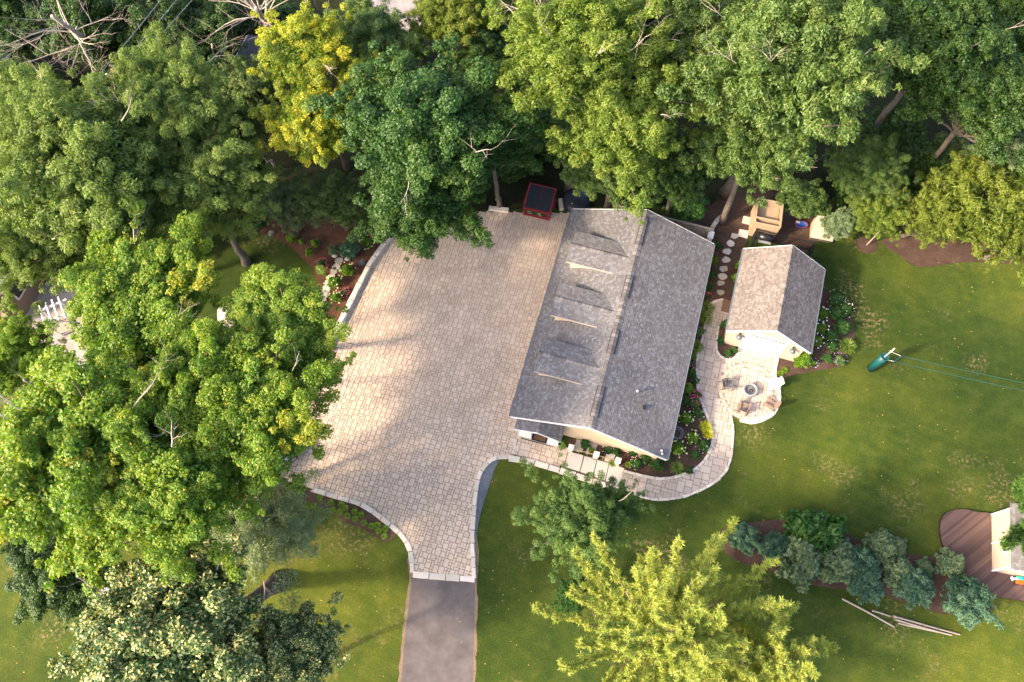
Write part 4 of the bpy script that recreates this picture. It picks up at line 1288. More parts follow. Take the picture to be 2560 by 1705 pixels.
# ---- net post with teal padding and two tapes
pb = G(2177, 921)
tipz = 3.6
npst = tag(empty("net_post", pb), "grey metal net post wrapped in teal padding on the lawn", "net post")
MB().tube([(0, 0, 0), (0, 0, tipz)], 0.045, 12).build("pole", M['steel'], npst, True)
MB().lathe([(0.0, 0.0), (0.27, 0.0), (0.27, 2.2), (0.25, 2.2), (0.24, 2.14), (0.05, 2.14)], sides=24).build("padding", M['teal'], npst, True)
MB().lathe([(0.06, 3.05), (0.06, 3.15), (0.045, 3.15)], sides=12).build("collar", M['white'], npst)
far1, far2 = G(2640, 979, 2.3) - pb, G(2640, 998, 1.35) - pb
n1, n2 = G(2252, 890, 2.75) - pb, G(2236, 904, 1.75) - pb
MB().tube([(0, 0, 3.05), n1], 0.012, 6).build("tie_cord", M['white'], npst)
MB().tube([(0.2, 0, 1.75), n2], 0.012, 6).build("tie_cord", M['white'], npst)
nt = tag(empty("net_tape", pb), "two long teal net tapes stretched from the padded post across the lawn", "net")
for a_, b_ in ((n1, Vector((far1.x, far1.y, 2.6))), (n2, Vector((far2.x, far2.y, 1.6)))):
    pts = [a_.lerp(b_, t) - Vector((0, 0, 0.10 * math.sin(math.pi * t))) for t in np.linspace(0, 1, 14)]
    vs = []
    for p in pts:
        vs += [p + Vector((0, 0, 0.03)), p - Vector((0, 0, 0.03)), p + Vector((0.0, 0.018, 0)), p - Vector((0.0, 0.018, 0))]
    fs = []
    for i in range(len(pts) - 1):
        for a2, b2 in ((0, 2), (2, 1), (1, 3), (3, 0)):
            fs.append((4 * i + a2, 4 * i + b2, 4 * i + 4 + b2, 4 * i + 4 + a2))
    mesh_obj("tape", vs, fs, M['teal'], nt)
MB().tube([n1, n2], 0.03, 5).build("end_strap", M['teal'], nt)

# ---- old rails lying on the grass
for k_, (a_, b_, r_, lab) in enumerate([((2105, 1497), (2235, 1568), 0.055, "long thin grey log lying alone on the grass, leftmost of the poles"), ((2180, 1528), (2225, 1540), 0.05, "short grey pole stub between the long logs on grass"),
                                       ((2233, 1542), (2398, 1585), 0.06, "upper weathered pole of the bundle on the lower right lawn"), ((2236, 1549), (2378, 1588), 0.055, "middle weathered pole of the bundle on the lower right lawn"),
                                       ((2245, 1557), (2374, 1587), 0.05, "lowest weathered pole of the bundle on the lower right lawn")]):
    A, B = G(*a_), G(*b_)
    pts = [A.lerp(B, t) + Vector((0, 0.03 * math.sin(3 * t + k_), r_ + (0.05 if k_ == 3 else 0))) for t in np.linspace(0, 1, 8)]
    o = MB().tube([p - A for p in pts], [r_ * q for q in (1.1, 1, 1.05, 0.95, 1, 0.9, 0.95, 0.85)], 8).build("timber_pole", M['wood_old'])
    o.location = A
    tag(o, lab, "log", "old poles on the grass")

# ---- toy rocker on the deck
c = G(2533, 1452, 0.232)
ty = tag(empty("ride_on_toy", c, math.radians(-6)), "orange and mint plastic ride-on toy on the round deck", "toy")
MB().box((0.35, -0.06, 0.22), (0.7, 0.26, 0.3), taper=0.8).build("body", M['orange'], ty, bevel=0.04)
MB().box((0.25, 0.14, 0.36), (0.5, 0.2, 0.1)).build("seat", M['toyteal'], ty, bevel=0.03)
bk = MB().prism([(-0.30, 0.20), (-0.18, 0.12), (0.05, 0.16), (0.05, 0.02), (-0.18, 0.04), (-0.26, -0.08), (-0.34, 0.06)], 0.34, 0.42, 0.01).build("backrest", plain("pale_blue_plastic", (0.45, 0.55, 0.68), 0.5), ty)
MB().box((0.42, 0.14, 0.43), (0.14, 0.14, 0.05)).build("knob", M['blue'], ty)
for xx in (0.1, 0.6):
    MB().tube([(xx, -0.24, 0.1), (xx, 0.12, 0.1)], 0.1, 14).build("wheel", M['black'], ty)

# ---- white sign with red edges at lower left
p = G(263, 1478, 0.55)
sgn_ = tag(empty("yard_sign", (p.x, p.y, 0), math.radians(25)), "small white yard sign with red edges on the lower left lawn", "sign")
q = MB().box((0, 0, 0), (0.62, 0.03, 0.5)).build("board", M['white'], sgn_)
q.location, q.rotation_euler = (0, 0, 0.62), (math.radians(-38), 0, 0)
for zz in (-0.27, 0.27):
    e_ = MB().box((0, 0, zz), (0.64, 0.036, 0.06)).build("edge_strip", plain("sign_red", (0.55, 0.03, 0.03), 0.5), q)
for xx in (-0.25, 0.25):
    MB().tube([(xx, 0, 0), (xx, 0, 0.6)], 0.015, 6).build("stake", M['steel'], sgn_)

# ---- yellow guy wire guards, pole, wires
for a_, b_, lab in (((612, 536), (582, 508), "left bright yellow guy wire guard in the bushes"), ((613, 536), (592, 504), "right bright yellow guy wire guard in the bushes")):
    A, B = G(*a_), G(b_[0], b_[1], 2.0)
    o = MB().tube([Vector((0, 0, 0)), B - A], 0.045, 8).build("guy_guard", M['yellow'])
    o.location = A
    tag(o, lab, "guy guard", "guy wire guards")
pb = G(428, 394)
up_ = tag(empty("utility_pole", pb), "brown wooden utility pole with crossarm and pale insulators among the trees", "utility pole")
top = 9.5
MB().tube([(0, 0, 0), (0, 0, top)], [0.17, 0.13], 12).build("shaft", mat_bark("pole_wood", (0.15, 0.085, 0.055), (0.26, 0.16, 0.11)), up_, True)
cr_ = MB().box((0, 0, top - 0.5), (2.3, 0.1, 0.12), rz=0.3).build("crossarm", M['wood'], up_)
for xx in (-1.0, -0.5, 0.5, 1.0):
    MB().lathe([(0.03, 0), (0.09, 0.06), (0.05, 0.12), (0.08, 0.18), (0.0, 0.24)], (xx * math.cos(0.3), xx * math.sin(0.3), top - 0.44), 10).build("insulator", M['white'], cr_, True)
MB().lathe([(0.0, 0), (0.22, 0.02), (0.22, 0.75), (0.0, 0.8)], (0.33, -0.1, top - 1.8), 14).build("transformer", M['steel'], up_, True)
for k_, (x, y) in enumerate(((-4.0, 24.0), (-1.2, 25.0), (1.2, 26.0))):
    A = Vector((pb.x + (-1.0 + k_) * 0.95, pb.y + (k_ - 1) * 0.3, top - 0.22))
    B = A + Vector((9 + k_, 26, 0.6))
    o = MB().tube([A.lerp(B, t) - A - Vector((0, 0, 1.2 * math.sin(math.pi * t))) for t in np.linspace(0, 1, 12)], 0.018, 4).build("power_line", M['hose'])
    o.location = A
    tag(o, ["left power line running from the pole to the top edge", "middle power line running from the pole to the top edge", "right power line running from the pole to the top edge"][k_], "wire", "power lines")

# ---- white car parked under the maples
def car(p, rz, lab):
    o = tag(empty("parked_car", p, rz), lab, "car")
    W2 = 0.9
    def loft(secs, mat, name):
        vs, fs = [], []
        for (x, z0, z1, w0, w1) in secs:
            vs += [(x, -w0, z0), (x, -w0 * 1.0, (z0 + z1) / 2), (x, -w1, z1), (x, w1, z1), (x, w0, (z0 + z1) / 2), (x, w0, z0)]
        n = 6
        for i in range(len(secs) - 1):
            for j in range(n):
                j2 = (j + 1) % n
                fs.append((i * n + j, (i + 1) * n + j, (i + 1) * n + j2, i * n + j2))
        fs += [tuple(range(n)), tuple((len(secs) - 1) * n + j for j in range(n - 1, -1, -1))]
        return mesh_obj(name, vs, fs, mat, o, False)
    b = loft([(-2.25, 0.35, 0.75, 0.72, 0.66), (-2.1, 0.25, 0.90, 0.86, 0.76), (-1.2, 0.22, 0.98, 0.9, 0.80), (0.6, 0.22, 0.95, 0.9, 0.80), (1.6, 0.22, 0.85, 0.88, 0.76), (2.1, 0.28, 0.72, 0.80, 0.68), (2.25, 0.35, 0.6, 0.66, 0.58)], M['carpaint'], "body")
    b.modifiers.new("bevel", 'BEVEL').width = 0.05
    loft([(-1.75, 0.90, 0.97, 0.72, 0.68), (-1.15, 0.92, 1.36, 0.74, 0.60), (0.25, 0.92, 1.38, 0.74, 0.60), (1.05, 0.88, 0.94, 0.72, 0.68)], M['glass'], "greenhouse")
    rf = loft([(-1.22, 1.34, 1.41, 0.60, 0.54), (-0.5, 1.37, 1.46, 0.62, 0.56), (0.3, 1.36, 1.42, 0.60, 0.54)], M['carpaint'], "roof")
    for x in (-1.4, 1.38):
        for s in (-1, 1):
            wl = MB().tube([(x, s * 0.74, 0.33), (x, s * 0.92, 0.33)], 0.33, 20).build("wheel", M['black'], o)
            MB().tube([(x, s * 0.90, 0.33), (x, s * 0.93, 0.33)], 0.2, 14).build("rim", M['steel'], wl)
    for s in (-1, 1):
        MB().box((2.16, s * 0.55, 0.66), (0.14, 0.3, 0.12)).build("headlight", M['glass'], o)
        MB().box((-2.2, s * 0.6, 0.76), (0.1, 0.25, 0.12)).build("tail_light", M['red'], o)
        MB().box((0.75, s * 0.96, 0.95), (0.16, 0.16, 0.11)).build("mirror", M['carpaint'], o)
pc = G(672, 1157)
car((pc.x, pc.y, 0.05), math.radians(38), "pale silver car parked under the maples at the driveway's left edge")
sheet("pale_pavement", smooth_line(poly([(545, 770), (600, 770), (625, 830), (660, 900), (690, 960), (640, 990), (600, 940), (560, 870)]), 0.4, True), 0.030, M['slab'])
sheet("patio_floor", poly([(90, 690), (250, 690), (330, 800), (260, 960), (60, 900), (56, 815)]), 0.014, M['lane'])

# ---- white arbour and timber deck of the left neighbour
c = G(112, 806, 2.2)
c.z = 0
ar = tag(empty("arbour", c, math.radians(28)), "white timber arbour over the neighbour's deck at the left edge", "arbour")
for x in (0, 1.3):
    for y in (0, 1.0):
        MB().box((x, y, 1.05), (0.1, 0.1, 2.1)).build("post", M['white'], ar)
for y in (0, 1.0):
    MB().box((0.65, y, 2.15), (2.1, 0.10, 0.13)).build("beam", M['white'], ar)
for i in range(4):
    MB().box((0.0 + i * 0.433, 0.5, 2.27), (0.09, 1.7, 0.10)).build("rafter", M['white'], ar)
wd = tag(empty("boardwalk", G(150, 822), math.radians(28)), "grey timber boardwalk beside the white arbour", "boardwalk")
for i in range(14):
    MB().box((1.2 - 0.0, -0.6 + i * 0.16, 0.16), (2.6, 0.14, 0.04)).build("board", M['wood_old'], wd)
#--PLANTS--
#--FOLIAGE--
# ------------------------------------------------------------------ foliage
def rand_dirs(rng, n, zmin=-1.0, zmax=1.0):
    z = rng.uniform(zmin, zmax, n)
    a = rng.uniform(0, 2 * math.pi, n)
    r = np.sqrt(np.maximum(0, 1 - z * z))
    return np.stack([r * np.cos(a), r * np.sin(a), z], 1)


def unit(v):
    return v / np.maximum(1e-9, np.linalg.norm(v, axis=1, keepdims=True))


def leaf_mesh(name, P, N, D, ln, wd, col, fold=0.12):
    """One kite-shaped blade per row: position, normal, direction, length, width."""
    n = len(P)
    D = unit(D - N * np.sum(D * N, 1, keepdims=True))
    S = np.cross(N, D)
    ln, wd = np.broadcast_to(ln, n)[:, None], np.broadcast_to(wd, n)[:, None]
    V = np.empty((n, 4, 3), np.float32)
    V[:, 0] = P - D * ln * 0.5
    V[:, 1] = P - D * ln * 0.05 + S * wd * 0.5 + N * ln * fold
    V[:, 2] = P + D * ln * 0.5
    V[:, 3] = P - D * ln * 0.05 - S * wd * 0.5 + N * ln * fold
    F = np.empty((n, 6), np.int32)
    b = np.arange(n, dtype=np.int32) * 4
    for i, k in enumerate((0, 1, 2, 0, 2, 3)):
        F[:, i] = b + k
    me = bpy.data.meshes.new(name)
    me.vertices.add(n * 4)
    me.vertices.foreach_set("co", V.ravel())
    me.loops.add(n * 6)
    me.loops.foreach_set("vertex_index", F.ravel())
    me.polygons.add(n * 2)
    me.polygons.foreach_set("loop_start", np.arange(n * 2, dtype=np.int32) * 3)
    me.update(calc_edges=True)
    at = me.attributes.new("leaf", 'FLOAT_COLOR', 'POINT')
    C = np.ones((n, 4, 4), np.float32)
    C[:, :, :3] = col[:, None, :]
    at.data.foreach_set("color", C.ravel())
    return me


def crown_mesh(name, seed, R=5.5, Rz=4.2, lobes=44, lobe_r=(1.2, 2.0), clumps=10, clump_r=(0.38, 0.75), leaves=105, leaf=(0.22, 0.15), zmin=-0.35, droop=0.0,
               tint_p=0.0, tint_leaf=0.0, flat=0.75, up=0.55, jag=0.25, cone=0.0, inner=0.08, spray=0.5):
    """Crown: lobes on an uneven dome, clumps on every lobe, leaves on every clump. Returns mesh, lobe centres."""
    rng = np.random.default_rng(seed)
    d = rand_dirs(rng, lobes * 6, zmin, 1.0)
    keep = [0]
    for i in range(1, len(d)):                                # spread the lobes apart
        if len(keep) >= lobes:
            break
        if np.max(d[keep] @ d[i]) < 1 - 1.15 / lobes:
            keep.append(i)
    d = d[keep]
    nl = len(d)
    rad = rng.uniform(0.58, 1.0, nl) * (1 + rng.uniform(-jag, jag, nl)) * np.where(rng.random(nl) < 0.12, 1.22, 1.0)
    lc = d * rad[:, None] * np.array([R, R, Rz]) * 0.86
    if cone:
        f = 1 - cone * np.clip((lc[:, 2] / Rz + 0.4) / 1.4, 0, 1)
        lc[:, :2] *= f[:, None]
    lr = rng.uniform(lobe_r[0], lobe_r[1], nl)
    ltint = (rng.random(nl) < tint_p).astype(float)
    # clumps sit along boughs that thin out towards their tips
    nc = nl * clumps
    t_ = rng.random(nc) ** 0.8
    dl = np.repeat(unit(lc), clumps, 0)
    side = unit(np.cross(dl, rng.normal(0, 1, (nc, 3))))
    lat = np.repeat(lr, clumps) * (0.12 + 0.88 * t_ ** 0.75) * np.sqrt(rng.random(nc))
    cc = np.repeat(lc, clumps, 0) * (1.06 - spray * t_)[:, None] + side * lat[:, None] * np.array([1, 1, flat])
    cd_ = unit(dl * 0.8 + side * 0.6 + np.array([0, 0, 0.25]))
    cr = clump_r[0] + (clump_r[1] - clump_r[0]) * rng.random(nc) ** 1.6
    ctone = np.clip(np.repeat(rng.random(nl), clumps) * 0.5 + rng.random(nc) * 0.5, 0, 1)
    ctint = np.clip(np.repeat(ltint, clumps) * rng.uniform(0.3, 1.0, nc), 0, 1)
    cnt = np.maximum(6, (leaves * (cr / cr.mean()) ** 2 * rng.uniform(0.7, 1.15, nc))).astype(int)
    ci = np.repeat(np.arange(nc), cnt)
    n = len(ci)
    ld = rand_dirs(rng, n, -0.75, 1.0)
    rr = rng.random(n) ** 0.45
    P = cc[ci] + ld * (cr[ci] * rr)[:, None] * np.array([1, 1, 0.7])
    P[:, 2] -= droop * np.hypot(P[:, 0], P[:, 1]) ** 2 / R
    N = unit(ld * 0.55 + np.array([0, 0, up]) + rng.normal(0, 0.45, (n, 3)))
    D = unit(ld + cd_[ci] * 0.6 + rng.normal(0, 0.5, (n, 3)) - np.array([0, 0, 0.25]))
    sz = rng.uniform(0.6, 1.25, n)
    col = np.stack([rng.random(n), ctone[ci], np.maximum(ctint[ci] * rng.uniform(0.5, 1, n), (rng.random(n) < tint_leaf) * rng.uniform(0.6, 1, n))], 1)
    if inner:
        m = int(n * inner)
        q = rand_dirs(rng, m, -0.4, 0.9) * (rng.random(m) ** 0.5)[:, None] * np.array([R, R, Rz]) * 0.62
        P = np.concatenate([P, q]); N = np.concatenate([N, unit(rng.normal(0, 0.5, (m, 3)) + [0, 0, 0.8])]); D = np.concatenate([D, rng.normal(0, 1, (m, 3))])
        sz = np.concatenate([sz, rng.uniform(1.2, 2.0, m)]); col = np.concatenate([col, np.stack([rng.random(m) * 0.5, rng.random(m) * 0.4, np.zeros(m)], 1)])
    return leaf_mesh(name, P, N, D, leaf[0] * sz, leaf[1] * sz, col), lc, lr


def grow(mb, p, d, length, rad, depth, rng, spread=0.7, seg=4, gravity=0.0, kids=(2, 4), out=None):
    """A limb with side limbs (bare wood)."""
    pts, rads = [p.copy()], [rad]
    q = p.copy()
    dd = d.normalized()
    for i in range(seg):
        dd = (dd + Vector((rng.uniform(-1, 1), rng.uniform(-1, 1), rng.uniform(-0.8, 0.8))) * 0.24 + Vector((0, 0, gravity))).normalized()
        q = q + dd * (length / seg)
        pts.append(q.copy())
        rads.append(rad * (1 - 0.75 * (i + 1) / seg))
    mb.tube(pts, rads, 6 if rad > 0.05 else 4 if rad > 0.02 else 3)
    if out is not None and depth <= 1:
        out.append(q.copy())
    if depth > 0:
        for i in range(rng.randint(*kids)):
            k_ = rng.randint(1, seg)
            nd = (dd + Vector((rng.uniform(-1, 1), rng.uniform(-1, 1), rng.uniform(-0.5, 0.9))) * spread).normalized()
            grow(mb, pts[k_], nd, length * rng.uniform(0.45, 0.75), max(0.006, rads[k_] * 0.65), depth - 1, rng, spread, max(2, seg - 1), gravity, kids, out)


CROWNS = {}
def crown_kind(key, limb_k=0.030, **kw):
    if key not in CROWNS:
        me, lc, lr = crown_mesh("crown_" + key, **kw)
        # limbs that carry the lobes, in crown space (trunk joins at the crown's foot)
        rng = random.Random(len(CROWNS) + 3)
        Rz = kw.get('Rz', 4.2)
        R = kw.get('R', 5.5)
        foot = Vector((0, 0, -Rz * 1.02))
        mb = MB()
        for i in range(0, len(lc), 3):
            t = Vector(lc[i]) * 0.86
            mid = foot.lerp(t, 0.5) + Vector((rng.uniform(-1, 1), rng.uniform(-1, 1), -0.04 * R)) * 0.06 * R
            pts = [foot, foot.lerp(mid, 0.5) + Vector((0, 0, 0.03 * R)), mid, mid.lerp(t, 0.55) + Vector((0, 0, 0.03 * R)), t + Vector((0, 0, lr[i] * 0.1))]
            r0 = limb_k * R * rng.uniform(0.7, 1.1)
            mb.tube(pts, [r0, r0 * 0.8, r0 * 0.55, r0 * 0.34, r0 * 0.12], 6)
            for _ in range(1):
                grow(mb, pts[rng.randint(2, 3)], Vector((rng.uniform(-1, 1), rng.uniform(-1, 1), rng.uniform(0.1, 1.1))), lr[i] * 1.1, r0 * 0.24, 1, rng, 0.8, 3)
        lm = bpy.data.meshes.new("limb_" + key)
        lm.from_pydata([tuple(v) for v in mb.v], [], mb.f)
        CROWNS[key] = (me, lm)
    return CROWNS[key]


def tree(key, px, py, zc, rpx, leafmat, name, label, group=None, base=None, bark=None, R0=5.5, Rz0=4.2, rz=None, twigs=0, seed=0, zs=None, cat="tree", tilt=0.0, thick=1.0):
    """A tree whose crown centre (height zc) shows at this pixel with this radius in pixels."""
    rng = random.Random(seed * 31 + int(px) + int(py) * 3)
    c = G(px, py, zc)
    sc = rpx * 1.10 / ppm(c) / R0
    bx_ = G(*base) if base else Vector((c.x + rng.uniform(-0.5, 0.5), c.y + rng.uniform(-0.5, 0.5), 0))
    t = tag(empty(name, bx_), label, cat, group)
    me, lm = CROWNS[key]
    off = Vector((c.x - bx_.x, c.y - bx_.y, zc))
    zsc = sc * (zs or 1.0)
    rot = rng.uniform(0, 6.28) if rz is None else rz
    ex = rng.uniform(0.9, 1.12)
    for m_, nm, mt in ((me, "crown", leafmat), (lm, "limbs", bark or M['bark'])):
        o = bpy.data.objects.new(nm, m_)
        link(o, t)
        o.location, o.scale, o.rotation_euler = off, (sc * ex, sc / ex, zsc), (tilt, 0, rot)
        if not m_.materials:
            m_.materials.append(mt)
        o.material_slots[0].link = 'OBJECT'
        o.material_slots[0].material = mt
    foot = off - Vector((0, 0, Rz0 * 1.0 * zsc))
    if foot.z < 0.3:
        foot.z = 0.3
    r0 = max(0.06, 0.055 * R0 * sc) * thick
    n = 6
    pts = []
    for i in range(n + 1):
        q = Vector((0, 0, -0.1)).lerp(foot + Vector((0, 0, 0.25 * sc)), i / n)
        s_ = math.sin(math.pi * i / n)
        pts.append(q + Vector((rng.uniform(-1, 1), rng.uniform(-1, 1), 0)) * 0.12 * sc * s_)
    MB().tube(pts, [r0 * (1.45 if i == 0 else 1.0 - 0.35 * i / n) for i in range(n + 1)], 10).build("trunk", bark or M['bark'], t, True)
    if twigs:
        for i in range(twigs):
            a = rng.uniform(0, 6.28)
            e = rng.uniform(0.1, 0.9)
            d_ = Vector((math.cos(a) * math.sqrt(1 - e * e), math.sin(a) * math.sqrt(1 - e * e), e))
            p_ = off + Vector((d_.x * R0 * sc * 0.72, d_.y * R0 * sc * 0.72, d_.z * Rz0 * zsc * 0.78))
            mb = MB()
            grow(mb, p_, d_ + Vector((0, 0, 0.2)), rng.uniform(1.1, 2.2) * min(1.2, sc), 0.035, 2, rng, 0.9, 4)
            mb.build("bare_branch", M['deadwood'], t)
    return t


# crown shapes
crown_kind('maple', seed=1, lobes=95, lobe_r=(0.8, 1.7), clumps=11, clump_r=(0.18, 0.62), leaves=125, leaf=(0.145, 0.12), tint_p=0.03, tint_leaf=0.05, jag=0.3)
crown_kind('maple2', seed=2, lobes=85, lobe_r=(0.8, 1.8), clumps=12, clump_r=(0.18, 0.64), leaves=125, leaf=(0.145, 0.12), tint_p=0.03, tint_leaf=0.05, jag=0.36)
crown_kind('ash', seed=3, lobes=110, lobe_r=(0.7, 1.5), clumps=12, clump_r=(0.16, 0.50), leaves=95, leaf=(0.165, 0.062), jag=0.36, flat=0.85)
crown_kind('dark', seed=4, lobes=95, lobe_r=(0.8, 1.6), clumps=12, clump_r=(0.22, 0.66), leaves=125, leaf=(0.145, 0.125), flat=0.55, droop=0.025, up=0.8, jag=0.3)
crown_kind('gold', seed=5, lobes=64, lobe_r=(0.7, 1.5), clumps=9, clump_r=(0.18, 0.58), leaves=120, leaf=(0.16, 0.09), tint_p=0.26, jag=0.4)
crown_kind('oak', seed=6, lobes=110, lobe_r=(0.7, 1.5), clumps=12, clump_r=(0.16, 0.56), leaves=100, leaf=(0.195, 0.078), jag=0.36, up=0.45)
crown_kind('linden', seed=7, lobes=95, lobe_r=(0.7, 1.5), clumps=10, clump_r=(0.18, 0.55), leaves=90, leaf=(0.185, 0.098), tint_p=0.0, tint_leaf=0.30, jag=0.33)
crown_kind('sparse', seed=8, limb_k=0.007, lobes=64, lobe_r=(0.8, 1.4), clumps=9, clump_r=(0.25, 0.7), leaves=80, leaf=(0.19, 0.055), jag=0.4, inner=0.0, flat=0.6, zmin=-0.2, spray=0.7)
crown_kind('feather', seed=9, lobes=90, lobe_r=(0.6, 1.3), clumps=9, clump_r=(0.18, 0.5), leaves=75, leaf=(0.20, 0.06), jag=0.4, up=0.6)
crown_kind('cedar', seed=10, lobes=80, lobe_r=(0.5, 1.1), clumps=9, clump_r=(0.15, 0.42), leaves=70, leaf=(0.26, 0.075), jag=0.33, up=0.3, cone=0.35)
crown_kind('shrub', seed=11, R=1.0, Rz=0.8, lobes=24, lobe_r=(0.22, 0.38), clumps=6, clump_r=(0.10, 0.18), leaves=42, leaf=(0.12, 0.075), jag=0.25)
crown_kind('juniper', seed=12, R=1.0, Rz=0.75, lobes=34, lobe_r=(0.16, 0.34), clumps=7, clump_r=(0.08, 0.15), leaves=40, leaf=(0.13, 0.03), jag=0.35, up=0.5)
crown_kind('bush', seed=13, R=2.5, Rz=1.9, lobes=34, lobe_r=(0.5, 0.9), clumps=8, clump_r=(0.2, 0.4), leaves=70, leaf=(0.19, 0.11), jag=0.3)

